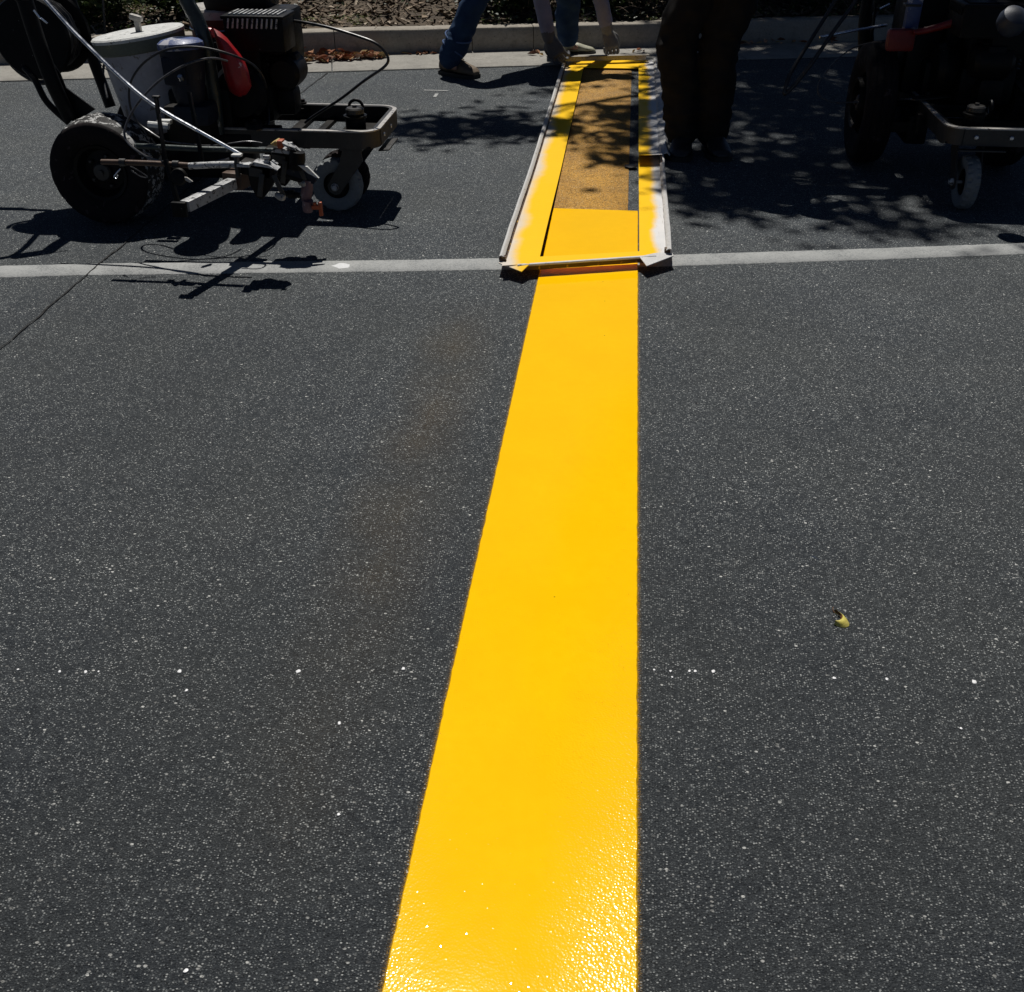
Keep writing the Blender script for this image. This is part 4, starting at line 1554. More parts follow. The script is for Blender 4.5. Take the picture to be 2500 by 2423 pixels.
def build_pail():
    c = q(336, 80, 4.72)
    ax = Vector((-.13, .0, 1)).normalized()
    root = empty('paint_pail', c - ax * .40, 'dirty white paint pail with a crusted round lid standing on the left striping machine', 'pail')
    o = root.location
    b = MB()
    b.lathe([(0, .0), (.148, .0), (.152, .006), (.160, .1), (.176, .33), (.178, .34), (.178, .385)], o, ax, 48)
    b.build('pail_body', M['pail'], root, o)
    b = MB()
    b.lathe([(.182, .335), (.192, .34), (.196, .39), (.196, .394), (.188, .394)], o, ax, 48)
    b.build('lid_skirt', M['pail_band'], root, o)
    b = MB()
    b.lathe([(.198, .386), (.200, .398), (.193, .404), (.12, .405), (0, .406)], o, ax, 48)
    ld = b.build('lid', M['lidpaint'], root, o)
    b = MB()
    t = o + ax * .405 + Vector((.02, -.02, 0))
    b.box(t + ax * .025, (.022, .022, .05), bev=.002)
    b.box(t + ax * .058 + Vector((.002, 0, 0)), (.052, .028, .022), Matrix.Rotation(R(14), 3, 'Y'), .003)
    b.build('lid_handle', M['tubrim'], ld, o)
    b = MB()
    pts = [o + ax * .36 + Vector((-.19 * math.cos(a) - .0, -.19 * math.sin(a), -.10 * math.sin(a))) for a in np.linspace(0, math.pi * .35, 9)]
    b.tube(pts, .0022, 6, spline=False)
    b.build('bail', M['wire'], root, o)
    # small printed marks seen on the pail side
    for (x0, y0, w_, h_) in ((391, 213, 4, 4), (396, 212, 3, 3), (400, 213, 4, 4), (404, 212, 4, 4), (418, 256, 3, 3), (422, 256, 4, 3), (368, 238, 8, 1.5), (370, 243, 6, 1.2)):
        pass


build_machine_one()
build_pail()


def build_machine_two():
    root = build_machine_base(True, .29, .145, .36)
    O2 = Vector((1.60, 6.08, 0))
    for ch in list(root.children_recursive):
        if ch.name.startswith('curved_frame_tube'): bpy.data.objects.remove(ch)
        elif ch.name.startswith('vent_slat'): ch.data.materials[0] = M['black_metal']
    root.location = O2
    root.rotation_euler = (0, 0, R(-90))
    tag(root, 'dark striping machine seen from the front in the tree shade at right', 'striping machine', 'line striping machines')
    RI = Matrix.Rotation(R(90), 3, 'Z')

    def loc(p):                # world -> local of the machine
        return RI @ (Vector(p) - O2)

    def part(b, name, mat, parent=root):
        b.v = [tuple(loc(v)) for v in b.v]
        return b.build(name, mat, parent)
    b = MB()
    b.tube([q(2110, -60, 5.75), q(2090, 0, 5.7), q(2040, 70, 5.65), q(1985, 150, 5.6), q(1942, 205, 5.58), q(1919, 228, 5.57), q(1916, 222, 5.57), q(1930, 180, 5.6), q(1975, 105, 5.68), q(2035, 10, 5.75), q(2070, -50, 5.8)], .010, 10)
    part(b, 'hanging_hose', M['hose'])
    b = MB()
    b.tube([q(2001, 91, 5.7), q(2090, 74, 5.75), q(2165, 62, 5.8)], [.006, .007, .007], 10, spline=False)
    b.tube([q(2148, 22, 5.8), q(2172, 10, 5.8)], .005, 8, spline=False)
    part(b, 'silver_rod', M['silver'])
    b = MB()
    b.tube([q(2170, 98, 5.85), q(2120, 106, 5.8), q(2075, 122, 5.75), q(2030, 160, 5.7), q(1998, 205, 5.68), q(2003, 235, 5.66), q(2035, 250, 5.65), q(2085, 250, 5.65), q(2150, 245, 5.6), q(2225, 242, 5.4)], .0035, 8)
    part(b, 'thin_cable', M['wire'])
    b = MB()
    b.tube([q(2230, 80, 5.5), q(2260, 75, 5.5), q(2330, 55, 5.48), q(2380, 36, 5.46), q(2420, 22, 5.46)], [.012, .016, .018, .018, .014], 12)
    b.box(q(2198, 98, 5.55), (.13, .06, .10), bev=.02)
    part(b, 'red_bracket', M['red_dark'])
    b = MB()
    b.box(q(2227, 42, 5.6), (.065, .05, .16), bev=.006)
    bp = part(b, 'blue_post', M['blue_cap'])
    b = MB()
    b.box(q(2227, 12, 5.6), (.075, .055, .012), bev=.003)
    b.v = [tuple(loc(v)) for v in b.v]
    b.build('post_cap', M['channel'], bp)
    b = MB()
    b.lathe([(0, -.05), (.04, -.045), (.058, -.02), (.060, .01), (.05, .04), (.02, .055), (0, .056)], q(2470, 54, 4.95), (.1, -.6, .8), 24)
    part(b, 'filter_bowl', M['bowl'])
    b = MB()
    b.box(q(2190, 308, 5.5), (.11, .05, .05), bev=.004)
    part(b, 'side_bracket', M['dark_metal'])
    b = MB()
    b.box(q(2240, 300, 5.3), (.02, .06, .09), bev=.003)
    part(b, 'bracket_tab', M['dark_metal'])
    b = MB()
    for (x_, z_) in ((1.45, .50), (1.62, .56), (1.82, .52)):
        b.box((x_, 5.75, z_), (.16, .20, .30), bev=.03)
    b.box((1.65, 5.95, .62), (.55, .35, .45), bev=.04)
    part(b, 'pump_cover', M['black_metal'])
    return root


_m2 = build_machine_two()
for ch in _m2.children_recursive:
    if ch.type == 'MESH' and M['tread'].name in [m_.name for m_ in ch.data.materials]:
        ch.data.materials[1] = M['rubber']


# ------------------------------------------------------------------ people
def remeshed(b, name, mat, voxel, parent=None, smooth_it=6, origin=None):
    me = bpy.data.meshes.new(name + '_raw')
    me.from_pydata(b.v, [], b.f)
    bm = bmesh.new(); bm.from_mesh(me); bmesh.ops.recalc_face_normals(bm, faces=bm.faces); bm.to_mesh(me); bm.free()
    o = bpy.data.objects.new('tmp', me)
    C.objects.link(o)
    m1 = o.modifiers.new('r', 'REMESH'); m1.mode = 'VOXEL'; m1.voxel_size = voxel
    m2 = o.modifiers.new('s', 'SMOOTH'); m2.iterations = smooth_it; m2.factor = .5
    dg = bpy.context.evaluated_depsgraph_get()
    me2 = bpy.data.meshes.new_from_object(o.evaluated_get(dg))
    me2.name = name
    bpy.data.objects.remove(o)
    bpy.data.meshes.remove(me)
    me2.polygons.foreach_set('use_smooth', [True] * len(me2.polygons))
    me2.materials.clear()
    me2.materials.append(mat)
    if origin is not None:
        me2.transform(Matrix.Translation(-Vector(origin)))
    o = bpy.data.objects.new(name, me2)
    C.objects.link(o)
    if parent is not None: o.parent = parent
    elif origin is not None: o.location = origin
    return o


def ball(b, c, r, sx=1, sy=1, sz=1, rot=None, n=14):
    c = Vector(c)
    rot = rot or Matrix.Identity(3)
    vs, fs = [], []
    m = 9
    for i in range(m + 1):
        th = math.pi * i / m
        for k in range(n):
            a = 2 * math.pi * k / n
            vs.append(c + rot @ Vector((r * sx * math.sin(th) * math.cos(a), r * sy * math.sin(th) * math.sin(a), r * sz * math.cos(th))))
    for i in range(m):
        for k in range(n): fs.append((i * n + k, i * n + (k + 1) % n, (i + 1) * n + (k + 1) % n, (i + 1) * n + k))
    b.add(vs, fs)


def limb(b, pts, rad, n=14, fold=0.0, seed=0.0):
    """tapered limb; fold adds cloth wrinkles"""
    P, Rr = catmull([Vector(p) for p in pts], list(rad), 9)
    rings = []
    t0 = (P[1] - P[0]).normalized()
    nrm = t0.orthogonal().normalized()
    for i, p in enumerate(P):
        t = (P[min(i + 1, len(P) - 1)] - P[max(i - 1, 0)]).normalized()
        nrm = (nrm - t * nrm.dot(t)).normalized()
        bn = t.cross(nrm)
        ring = []
        for k in range(n):
            a = k * 2 * math.pi / n
            d = nrm * math.cos(a) + bn * math.sin(a)
            w = 0
            if fold:
                pp = p + d * Rr[i]
                w = fold * (mnoise.noise((pp.x * 9 + seed, pp.y * 9, pp.z * 22)) + .5 * mnoise.noise((pp.x * 22 + seed, pp.y * 22, pp.z * 50)))
            ring.append(p + d * (Rr[i] + w))
        rings.append(ring)
    b.loft(rings, True)
    ball(b, P[0], Rr[0] * .99)
    ball(b, P[-1], Rr[-1] * .99)


def frame_from(fwd, up):
    f = Vector(fwd).normalized()
    u = Vector(up)
    u = (u - f * u.dot(f)).normalized()
    return Matrix((f, u.cross(f), u)).transposed()      # x forward, y left, z up


def body(j, root_name, label, hair=True):
    """j: dict of joints. One continuous body mesh (head, neck, trunk, arms, hands, legs, feet)"""
    b = MB()
    limb(b, [j['pelvis'], j['waist'], j['chest'], j['neck0']], [.125, .115, .145, .06])
    limb(b, [j['neck0'], j['head0']], [.055, .052])
    limb(b, [j['shR'], j['chest'] + (j['neck0'] - j['chest']) * .4, j['shL']], [.055, .085, .055])
    limb(b, [j['hipR'], j['pelvis'], j['hipL']], [.085, .115, .085])
    for s in 'RL':
        limb(b, [j['sh' + s], j['el' + s], j['wr' + s]], [.050, .038, .026])
        limb(b, [j['hip' + s], j['kn' + s], j['an' + s]], [.080, .052, .036])
        limb(b, [j['an' + s] - Vector((0, 0, .03)), j['an' + s].lerp(j['toe' + s], .40) - Vector((0, 0, .02))], [.028, .018])
    # head with a face
    hr = frame_from(j['face'], j['crown'])
    hc = j['headc']
    ball(b, hc, .098, .95, .80, 1.15, hr, 20)
    ball(b, hc + hr @ Vector((.035, 0, -.055)), .065, .95, .85, 1.0, hr)
    ball(b, hc + hr @ Vector((.098, 0, -.012)), .020, 1.0, .8, 1.5, hr)     # nose
    ball(b, hc + hr @ Vector((.088, 0, -.062)), .019, .8, 1.5, .6, hr)      # lips
    ball(b, hc + hr @ Vector((.072, 0, -.095)), .024, 1, 1.1, .8, hr)       # chin
    for s in (-1, 1):
        ball(b, hc + hr @ Vector((-.005, s * .082, -.01)), .026, .8, .35, 1.25, hr)
        ball(b, hc + hr @ Vector((.083, s * .033, .022)), .018, .7, 1.3, .6, hr)
    o = remeshed(b, root_name, M['skin'], .011, None, 3, Vector((j['pelvis'].x, j['pelvis'].y, 0)))
    tag(o, label, 'person')
    org = o.location
    bh = MB()
    ball(bh, hc + hr @ Vector((-.018, 0, .028)), .103, .98, .86, 1.0, hr, 20)
    remeshed(bh, 'hair', M['hair'], .012, o, 2, org)
    for s in (-1, 1):
        be = MB()
        ball(be, hc + hr @ Vector((.088, s * .032, .010)), .011, 1, 1, 1, hr, 10)
        be.build('eye', M['lidpaint'], o, org)
    return o, org


def hand(b, wrist, direction, palm_n, curl=.5, side=1, scale=1.0, spread=.12):
    """five-fingered hand; direction = wrist to fingers, palm_n = direction the palm faces, side=+1 thumb on the left of direction seen from the back"""
    F = Vector(direction).normalized()
    Np = Vector(palm_n)
    Np = (Np - F * Np.dot(F)).normalized()
    S = F.cross(Np).normalized() * side          # towards the thumb side
    k = scale
    w = Vector(wrist)
    # palm
    rings = []
    for (d, hw, ht) in ((-.03, .026, .022), (0, .028, .020), (.03, .040, .017), (.06, .045, .016), (.088, .043, .014), (.098, .036, .010)):
        c = w + F * d * k
        rings.append([c + (S * math.cos(a) * hw + Np * math.sin(a) * ht) * k for a in np.linspace(0, 2 * math.pi, 14, endpoint=False)])
    b.loft(rings, True)
    lens = [(.040, .026, .020), (.044, .030, .021), (.041, .028, .020), (.032, .021, .018)]
    for i in range(4):
        off = (.033 - .022 * i) * k
        p = w + F * .082 * k + S * off + Np * .002
        ang = curl * (.8 + .12 * i)
        dirv = (F + S * (spread * (1.5 - i) * .5)).normalized()
        pts = [p]
        a = ang * .5
        cur = p
        for L in lens[i]:
            dv = dirv * math.cos(a) + Np * math.sin(a)
            cur = cur + dv * L * k * 1.05
            pts.append(cur)
            a += ang
        rr = [.0098, .0092, .0082, .0068]
        limb(b, pts, [r * k for r in rr], 10)
    # thumb from the side of the palm near the wrist
    p = w + F * .018 * k + S * .022 * k + Np * .004
    a1 = p + (F * .55 + S * .62 + Np * .35).normalized() * .040 * k
    a2 = a1 + (F * .80 + S * .22 + Np * .50).normalized() * .034 * k
    a3 = a2 + (F * .85 - S * .05 + Np * .50).normalized() * .026 * k
    limb(b, [p, a1, a2, a3], [.014 * k, .0125 * k, .0105 * k, .0085 * k], 10)


def shoe(parent, org, heel, toe, matu, mats, ankle, name='shoe', size=.29, high=.10, fat=1.0):
    heel, toe = Vector(heel), Vector(toe)
    f = (toe - heel).normalized()
    s = Vector((-f.y, f.x, 0))
    L = size
    rings, rs = [], []
    for (t, w, h) in ((0.0, .026, .055), (.03, .036, .075), (.10, .040, high), (.22, .040, high + .01), (.36, .042, high * .86), (.50, .046, .078), (.65, .050, .064), (.80, .050, .054), (.92, .042, .046), (1.0, .024, .030)):
        w, h = w * fat, h * fat
        c = heel + f * (t * L)
        ring = []
        for k in range(16):
            a = 2 * math.pi * k / 16
            x = math.cos(a) * w * (1 if math.sin(a) < 0 else .92)
            z = .018 + (h - .018) * (.5 + .5 * math.sin(a)) + (.003 * mnoise.noise((c.x * 60 + k, c.y * 60, 2)))
            ring.append(c + s * x + Vector((0, 0, z)))
        rings.append(ring)
        rs.append([c + s * (w + .005) + Vector((0, 0, .0)), c + s * (w + .005) + Vector((0, 0, .024)), c - s * (w + .005) + Vector((0, 0, .024)), c - s * (w + .005)])
    b = MB()
    b.loft(rings, True)
    limb(b, [Vector(ankle) + Vector((0, 0, .02)), heel + f * L * .18 + Vector((0, 0, .06))], [.052, .050])
    limb(b, [Vector(ankle) + Vector((0, 0, .06)), Vector(ankle) + Vector((0, 0, .0))], [.054, .054])
    u = remeshed(b, name, matu, .006, parent, 2, org)
    b = MB()
    b.loft(rs, True, False)
    b.build('sole', mats, u, org)
    for k in range(5):
        t = .32 + .07 * k
        c = heel + f * (t * L)
        zz = (high * .90 - (t - .30) * .16) * fat + .004
        b = MB()
        b.tube([c - s * .028 + Vector((0, 0, zz - .008)), c + Vector((0, 0, zz + .004)), c + s * .028 + f * .012 + Vector((0, 0, zz - .008))], .0028, 6)
        b.build('lace', M['lace'], u, org)
    return u


# --- the worker bending over the far end of the stencil
V = Vector
j = dict(pelvis=V((-.80, 8.05, .78)), waist=V((-.66, 8.07, .86)), chest=V((-.46, 8.09, .90)), neck0=V((-.27, 8.11, .86)),
         head0=V((-.20, 8.12, .82)), headc=V((-.13, 8.12, .78)), face=V((.45, 0, -.9)), crown=V((.9, 0, .45)),
         shR=q(1300, -215, 7.94), elR=q(1306, -85, 7.93), wrR=q(1340, 92, 7.95),
         shL=q(1425, -225, 8.32), elL=q(1445, -110, 8.36), wrL=q(1482, 75, 8.40),
         hipR=V((-.83, 7.95, .77)), hipL=V((-.77, 8.15, .77)), knR=q(1172, -20, 7.62), knL=q(1378, -25, 8.40))
aR, aL = q(1096, 158, 7.62), q(1388, 112, 8.47)
j['anR'], j['anL'] = V((aR.x, aR.y, .11)), V((aL.x, aL.y, .10))
hR, tR = gz(1080, 178), gz(1152, 190)
hL, tL = gz(1368, 135), gz(1440, 133)
hR.z = hL.z = tR.z = tL.z = 0
j['toeR'], j['toeL'] = j['anR'] + (tR - hR).normalized() * .15 - V((0, 0, .07)), j['anL'] + (tL - hL).normalized() * .15 - V((0, 0, .06))
p1, org = body(j, 'person', 'worker in rolled blue jeans and lavender sleeves bending to grip the stencil with gloved hands')
# trousers: a lit blue leg and a dark leg
b = MB()
limb(b, [j['hipR'], j['pelvis'], j['hipL']], [.115, .145, .115], fold=.006)
limb(b, [j['pelvis'], j['waist']], [.14, .13], fold=.005)
limb(b, [j['hipR'], j['knR'], j['knR'].lerp(j['anR'], .55), j['anR'].lerp(j['knR'], .22)], [.112, .085, .082, .078], 26, .014, 2)
limb(b, [j['hipL'], j['knL'], j['knL'].lerp(j['anL'], .6), j['anL'].lerp(j['knL'], .10)], [.112, .092, .085, .078], 26, .012, 5)
tr = remeshed(b, 'jeans', M['denim'], .008, p1, 1, org)
# rolled cuff of the near leg: two slumped folds with paler edges
up = (j['knR'] - j['anR']).normalized()
for (t, r_, tilt) in ((.34, .088, .25), (.16, .082, -.2)):
    c = j['anR'].lerp(j['knR'], t)
    pts = []
    e1 = up.orthogonal().normalized(); e2 = up.cross(e1)
    for k in range(25):
        a = 2 * math.pi * k / 24
        pts.append(c + (e1 * math.cos(a) + e2 * math.sin(a)) * (r_ + .008 * math.sin(3 * a)) + up * (.022 * math.sin(a + tilt * 6) + .010 * math.sin(2 * a + t * 30)))
    b = MB()
    b.tube(pts, .0055, 8, spline=False)
    b.build('cuff_edge', M['denim_fold'], p1, org)
b = MB()
limb(b, [j['anR'].lerp(j['knR'], .30), j['anR'].lerp(j['knR'], .16), j['anR'].lerp(j['knR'], .04)], [.088, .088, .080], 26, .012, 9)
remeshed(b, 'cuff', M['denim'], .007, p1, 1, org)
# shirt
b = MB()
limb(b, [j['pelvis'].lerp(j['waist'], .5), j['waist'], j['chest'], j['neck0'].lerp(j['chest'], .25)], [.145, .150, .168, .10], 24, .008, 1)
limb(b, [j['shR'], j['chest'] + (j['neck0'] - j['chest']) * .4, j['shL']], [.075, .115, .075], 20, .004, 1)
for s in 'RL':
    limb(b, [j['sh' + s], j['el' + s], j['wr' + s].lerp(j['el' + s], .10)], [.078, .064, .050], 22, .007, 3)
remeshed(b, 'shirt', M['sleeve'], .007, p1, 1, org)
# gloves: right hand closed on the rim, left hand pressing on the bar
gR = MB()
wr = j['wrR']
limb(gR, [wr.lerp(j['elR'], .22), wr], [.050, .046], 16, .003)
tgt = V((-.45, 7.93, .055))
hand(gR, wr, (tgt - wr), V((.25, 1, .1)), .75, -1, 1.42, .10)
remeshed(gR, 'glove', M['glove'], .0035, p1, 2, org)
gL = MB()
wr = j['wrL']
limb(gL, [wr.lerp(j['elL'], .16), wr], [.048, .044], 16, .003)
tgt = q(1500, 132, 8.36)
hand(gL, wr, (tgt - wr), V((-.25, .8, -.5)), 1.15, 1, 1.32, .05)
remeshed(gL, 'glove', M['glove_pale'], .0035, p1, 2, org)
shoe(p1, org, hR, tR, M['boot'], M['sole'], j['anR'], 'boot', .32, .125, 1.42)
shoe(p1, org, hL, tL, M['sneaker'], M['sole'], j['anL'], 'sneaker', .27, .085, 1.1)
tag(tr)

# --- the standing worker in black
j = dict(pelvis=V((.50, 5.92, .93)), waist=V((.53, 5.88, 1.06)), chest=V((.60, 5.80, 1.26)), neck0=V((.68, 5.70, 1.42)),
         head0=V((.71, 5.66, 1.48)), headc=V((.74, 5.62, 1.55)), face=V((.5, -.7, -.35)), crown=V((.2, -.3, .93)),
         shR=V((.47, 5.66, 1.35)), elR=V((.62, 5.42, 1.16)), wrR=V((.85, 5.44, 1.02)),
         shL=V((.82, 5.86, 1.36)), elL=V((1.02, 5.74, 1.14)), wrL=V((1.22, 5.66, .98)),
         hipR=V((.40, 5.92, .92)), hipL=V((.60, 5.92, .92)))
aR, aL = q(1665, 330, 5.82), q(1738, 335, 5.84)
j['knR'], j['knL'] = q(1656, 95, 5.84), q(1762, 95, 5.86)
j['anR'], j['anL'] = V((aR.x, aR.y, .10)), V((aL.x, aL.y, .10))
hR, tR = V((aR.x + .01, 5.90, 0)), V((aR.x - .015, 5.62, 0))
hL, tL = V((aL.x, 5.92, 0)), V((aL.x + .045, 5.64, 0))
j['toeR'], j['toeL'] = V((tR.x, tR.y + .09, .035)), V((tL.x, tL.y + .09, .035))
p2, org = body(j, 'person', 'worker in baggy black trousers standing with back to the light beside the stencil')
b = MB()
limb(b, [j['hipR'], j['pelvis'], j['hipL']], [.125, .150, .125], fold=.006)
limb(b, [j['pelvis'], j['waist']], [.15, .14], fold=.005)
for s in 'RL':
    limb(b, [j['hip' + s], j['kn' + s], j['kn' + s].lerp(j['an' + s], .55), j['an' + s].lerp(j['kn' + s], .02)], [.122, .102, .098, .090], 40, .020, 4 if s == 'R' else 8)
remeshed(b, 'trousers', M['trousers2'], .008, p2, 1, org)
b = MB()
limb(b, [j['pelvis'].lerp(j['waist'], .3), j['waist'], j['chest'], j['neck0'].lerp(j['chest'], .25)], [.155, .155, .175, .10], 24, .008, 1)
limb(b, [j['shR'], j['chest'] + (j['neck0'] - j['chest']) * .4, j['shL']], [.08, .12, .08], 20, .004, 1)
for s in 'RL':
    limb(b, [j['sh' + s], j['el' + s], j['wr' + s].lerp(j['el' + s], .12)], [.075, .058, .044], 22, .008, 3)
remeshed(b, 'shirt', M['shirt2'], .009, p2, 1, org)
for s, sd in (('R', -1), ('L', 1)):
    g_ = MB()
    hand(g_, j['wr' + s], (j['wr' + s] - j['el' + s]), V((0, 0, -1)), .6, sd, 1.05)
    remeshed(g_, 'glove', M['glove'], .004, p2, 2, org)
shoe(p2, org, hR, tR, M['boot_black'], M['sole'], j['anR'], 'boot', .31, .11, 1.25)
shoe(p2, org, hL, tL, M['boot_black'], M['sole'], j['anL'], 'boot', .31, .11, 1.25)

# ------------------------------------------------------------------ planting behind the kerb
def bed_z(s, t):
    return .165 + .06 * min(1, max(0, t - .8)) + .03 * mnoise.noise((s * 2.2, t * 2.2, 0)) + .015 * mnoise.noise((s * 8, t * 8, 4))


def bed_pts(n, s0, s1, t0, t1, dens, h=lambda s, t: 0, hr=.0):
    out = []
    while len(out) < n:
        s = rng.uniform(s0, s1); t = rng.uniform(t0, t1)
        d = dens(s, t)
        if rng.random() > d: continue
        out.append(tuple(kf(s, t, bed_z(s, max(t, .76)) + rng.random() ** .7 * h(s, t) + rng.random() * hr)))
    return np.array(out)


def ivy_d(s, t):
    n = mnoise.noise((s * 1.7, t * 2.4, 8)) * .9
    if s > -.95: d = 1
    elif s > -1.15: d = .55
    elif s < -3.1: d = .8
    elif t > 1.55: d = .35
    else: d = .015
    return max(0, min(1, d + n * .5 * (d > .1)))


def ivy_h(s, t):
    base = .26 if s > -1.15 else (.30 if s < -3.1 else .10)
    return base * (.5 + 1.1 * max(0, mnoise.noise((s * 3.1, t * 3.1, 1)) + .4)) * min(1, (t - .66) * 4 if t > .66 else .1)


CHIP = [(-.5, -.5, 0), (.5, -.42, .06), (.46, .5, .02), (-.44, .46, .08), (-.48, -.46, -.1), (.48, -.4, -.04)]
CHIP_F = [(0, 1, 2, 3), (0, 1, 5, 4)]
pos = bed_pts(9000, -7, 7, .745, 3.2, lambda s, t: 1.0 if t < 2 else .5, hr=.035)
sz = nr.uniform(.03, .12, len(pos))
o = scatter_patch('mulch', CHIP, CHIP_F, pos, sz, .9, M['mulch'], None, nr.uniform(.10, .28, len(pos)))
tag(o, kind='stuff')
pos = bed_pts(38000, -8, 8, .68, 3.4, ivy_d, ivy_h, .02)
sz = nr.uniform(.018, .042, len(pos))
o = scatter_patch('ground_cover', LEAF, LEAF_F, pos, sz, 1.1, M['ivy'], None, nr.uniform(.8, 1.3, len(pos)))
tag(o, kind='stuff')


def weed_d(s, t):
    return 1.0 if ((s + 2.45) / .28) ** 2 + ((t - .92) / .12) ** 2 < 1 or ((s + 1.95) / .22) ** 2 + ((t - .95) / .10) ** 2 < 1 or ((s + 4.0) / .7) ** 2 + ((t - 1.6) / .4) ** 2 < 1 else .01


pos = bed_pts(2600, -6, 2, .76, 2.2, weed_d, lambda s, t: .05, .0)
o = scatter_patch('weeds', LEAF, LEAF_F, pos, nr.uniform(.012, .03, len(pos)), 1.3, M['weed'], None, nr.uniform(.5, 1, len(pos)))
tag(o, kind='stuff')
# thin bare twigs between the leaves
b = MB()
for i in range(420):
    s = rng.uniform(-5, 6); t = rng.uniform(.72, 2.0)
    if rng.random() > (.9 if s > -1.1 else .25): continue
    p = kf(s, t, bed_z(s, t) + rng.uniform(0, .12))
    d = V((rng.uniform(-1, 1), rng.uniform(-1, .3), rng.uniform(-.1, .9))).normalized() * rng.uniform(.08, .26)
    b.tube([p, p + d * .5 + V((0, 0, .01)), p + d + V((rng.uniform(-.03, .03), 0, -.02))], [.0022, .0018, .001], 5)
o = b.build('twigs', M['twig'])
tag(o, kind='stuff')

# larger leafy shrubs rising behind, cut by the top of the picture
def shrub(s, t, r, h, n, label):
    base = kf(s, t, .2)
    root = empty('shrub', base, label, 'shrub', 'shrubs in the bed behind the kerb')
    pts = []
    stems = MB()
    for k in range(9):
        a = rng.uniform(0, 2 * math.pi)
        e = V((math.cos(a) * r * rng.uniform(.4, .9), math.sin(a) * r * rng.uniform(.4, .9), h * rng.uniform(.6, 1)))
        stems.tube([V((0, 0, -.05)), e * .45 + V((0, 0, .08)), e], [.012, .008, .003], 6)
    stems.build('stems', M['bark'], root)
    while len(pts) < n:
        v = V((rng.gauss(0, 1), rng.gauss(0, 1), rng.gauss(0, 1))).normalized() * (rng.random() ** .4)
        k = 1 + .35 * mnoise.noise(v * 2.2 + V((s, t, 0)))
        p = V((v.x * r * k, v.y * r * k, h * .55 + v.z * h * .5 * k))
        if p.z < .0: continue
        if mnoise.noise(p * 9 + V((s * 3, 0, 0))) < -.12: continue
        pts.append(tuple(p))
    pts = np.array(pts)
    o = scatter_patch('foliage', LEAF, LEAF_F, pts, nr.uniform(.030, .060, len(pts)), 1.25, M['ivy'], root)
    o['kind'] = 'stuff'
    return root


shrub(-3.95, 1.12, .40, .42, 4200, 'leafy green shrub in the bed behind the white pail')
shrub(-3.28, 1.30, .34, .34, 2600, 'low green shrub between the white pail and the dry mulch')
shrub(-5.2, 1.3, .60, .55, 3500, 'dark leafy shrub beyond the left end of the bed')
shrub(-.62, 1.22, .42, .40, 4200, 'bushy shrub directly behind the bending worker')
shrub(.12, 1.18, .42, .36, 4200, 'leafy shrub behind the far end of the stencil')
shrub(.95, 1.20, .50, .46, 3800, 'dense dark shrub behind the standing worker')
shrub(1.75, 1.22, .46, .46, 3800, 'dark shrub behind the hanging black hose')
shrub(2.6, 1.25, .52, .50, 3800, 'dark shrub in the shade behind the right striping machine')
shrub(3.7, 1.4, .62, .6, 3000, 'dark shrub at the right end of the bed')

# dry leaves in the gutter: each its own thing
DL = [(-.5, 0, .02), (-.25, .16, .10), (.1, .20, .12), (.5, .02, .04), (.12, -.18, .10), (-.24, -.15, .08), (-.24, .0, -.02), (.1, .01, -.03)]
shapes = []
for k in range(6):
    b = MB()
    kk = rng.uniform(.7, 1.4)
    vs = [(x_ * 1.0, y_ * kk, z_ * rng.uniform(.4, 1.8)) for (x_, y_, z_) in DL]
    b.add(vs, LEAF_F, True)
    me_o = b.build('fallen_leaf', M['litter'])
    me = me_o.data
    bpy.data.objects.remove(me_o)
    shapes.append(me)


def mat_leafvar(i, c):
    return stained('dry_leaf_%s' % i, c, tuple(x * .6 for x in c), .7, 0, 60, .5, None, bump=.4, spec=.3)


lm = [mat_leafvar(k, c) for k, c in (('tan', (.55, .30, .17)), ('rust', (.38, .14, .06)), ('pink', (.62, .38, .26)), ('brown', (.16, .06, .03)), ('straw', (.50, .36, .16)))]
meshes = []
for me in shapes:
    for m_ in lm:
        c_ = me.copy(); c_.materials.clear(); c_.materials.append(m_)
        meshes.append(c_)


def drop_leaf(p, size, pile=0.0, label=None, group=None):
    o = bpy.data.objects.new('fallen_leaf', rng.choice(meshes))
    C.objects.link(o)
    o.location = p
    o.scale = (size, size, size * 1.2)
    o.rotation_euler = (rng.uniform(-.5, .5), rng.uniform(-.4, .4), rng.uniform(0, 6.28))
    tag(o, label, 'leaf', group)
    return o


for i in range(230):
    f = rng.random()
    s = -2.95 + 1.22 * f
    k = 1 - abs(f - .5) * 1.5
    t = .50 - rng.random() ** .9 * (.06 + .16 * max(0, k))
    hgt = .022 + max(0, .085 * k * (1 - (.545 - t) / .26)) * rng.random()
    drop_leaf(kf(s, t, hgt), rng.uniform(.05, .12), 0, 'dry brown leaf in the heap of leaves against the kerb at left', 'dry leaves heaped in the gutter at left')
for i in range(34):
    s = rng.uniform(.75, 1.85)
    t = .54 - rng.random() ** 1.5 * .09
    drop_leaf(kf(s, t, .022 + rng.random() * .02), rng.uniform(.04, .09), 0, 'dry leaf against the kerb right of the standing worker', 'dry leaves in the gutter right of the standing worker')
for i in range(16):
    s = rng.uniform(-1.62, -1.28)
    drop_leaf(kf(s, .53 - rng.random() * .05, .022), rng.uniform(.035, .07), 0, 'dry leaf of the small clump between the leaf heap and the jeans', 'small clump of leaves right of the heap')
for (x, y) in ((1300, 132), (1312, 128), (1322, 134), (1548, 126), (1560, 122), (1572, 125)):
    drop_leaf(gz(x, y, .02), rng.uniform(.05, .09), 0, 'dry leaf near the far end of the stencil by the gloved hands', 'dry leaves by the far end of the stencil')

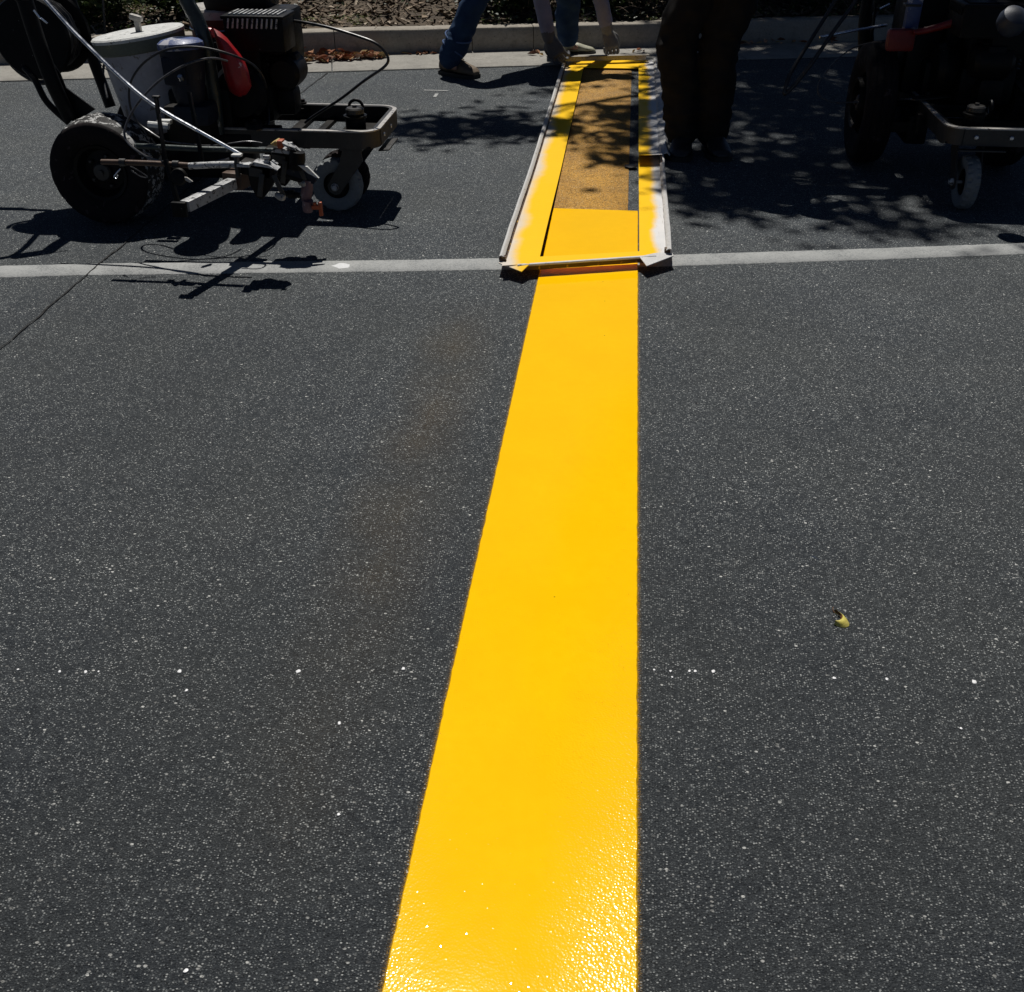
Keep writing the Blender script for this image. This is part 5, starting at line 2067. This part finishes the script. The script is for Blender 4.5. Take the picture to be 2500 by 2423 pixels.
# ------------------------------------------------------------------ the tree whose shade falls on the road
def build_tree():
    base = V((2.6, 13.2, .2))
    root = empty('street_tree', base, 'broad leafy tree behind the kerb whose shade dapples the road', 'tree')
    tr_ = MB()
    top = V((2.0, 11.9, 5.4))
    tr_.tube([base, base + V((.05, -.2, 1.2)), base + V((-.1, -.5, 2.8)), top], [.20, .17, .15, .12], 14)
    hs = V((sun_dir.x / sun_dir.z, sun_dir.y / sun_dir.z, 1))

    def up(X, Y, z): return V((X, Y, 0)) + hs * z       # where a clump hangs whose shade lies at X, Y

    def dens(X, Y):
        n = mnoise.noise((X * 1.15, Y * 1.15, 3)) * .8 + mnoise.noise((X * 2.7, Y * 2.7, 6)) * .45
        d = 0.0
        if X > .30: d = 1.5 + (X - .30) * 1.4
        elif X > -.62: d = (.27 if Y < 6.9 else .10) - .6 * max(0, 5.95 - Y)
        else: d = -1
        if X > .28:
            if Y < 5.1: d -= (5.1 - Y) * 1.6
            if Y < 4.62: d = -1
            if Y > 8.3: d -= (Y - 8.3) * .55 if X < 1.0 else 0
        elif Y < 5.4: d -= (5.4 - Y) * 1.3
        if X <= .28 and Y > 7.8: d -= .55
        # the spray of leaves left of the stencil
        e = ((X + .92) / .72) ** 2 + ((Y - 6.28 + .18 * (X + .9)) / .34) ** 2
        if e < 1: d = max(d, 1.5 * (1 - e) + .2)
        return d + n * .85
    pts = []
    clumps = []
    tries = 0
    while len(clumps) < 1700 and tries < 120000:
        tries += 1
        X, Y = rng.uniform(-1.9, 6.0), rng.uniform(4.2, 12.0)
        if rng.random() > dens(X, Y) * .75: continue
        z = rng.uniform(5.6, 8.6) + .2 * max(0, X)
        clumps.append((X, Y, z, up(X, Y, z)))
    for (X, Y, z, c) in clumps:
        m_ = rng.randint(28, 52)
        rad = rng.uniform(.12, .30)
        for _ in range(m_):
            v = V((rng.gauss(0, 1), rng.gauss(0, 1), rng.gauss(0, .7)))
            pts.append(tuple(c + v * rad * .6))
    pts = np.array(pts) - np.array(base)
    o = scatter_patch('crown', LEAF, LEAF_F, pts, nr.uniform(.07, .13, len(pts)), 1.1, M['tree_leaf'], root)
    # limbs from the trunk top out to some of the clumps
    limbs = []
    hubs = [up(3.2, 6.5, 6.4), up(1.2, 6.2, 6.3), up(1.5, 8.5, 6.5), up(3.4, 9.2, 6.9), up(-.2, 6.9, 6.3), up(4.6, 7.4, 7.0), up(2.4, 10.6, 6.5)]
    for hpt in hubs:
        mid = (top + hpt) / 2 + V((0, 0, -.15))
        tr_.tube([top - V((0, -.02, .2)), mid, hpt], [.085, .05, .028], 9)
    tr_.tube([hubs[4], up(-.7, 6.5, 6.4), up(-1.3, 6.3, 6.4)], [.022, .012, .006], 7)
    for (X, Y, z, c) in clumps[::3]:
        hpt = min(hubs, key=lambda h_: (h_ - c).length)
        if (hpt - c).length < 2.4:
            tr_.tube([hpt, (hpt + c) / 2 + V((0, 0, .08)), c], [.012, .008, .003], 5)
    tr_.v = [tuple(V(v) - base) for v in tr_.v]
    tr_.build('trunk', M['bark'], root)


build_tree()
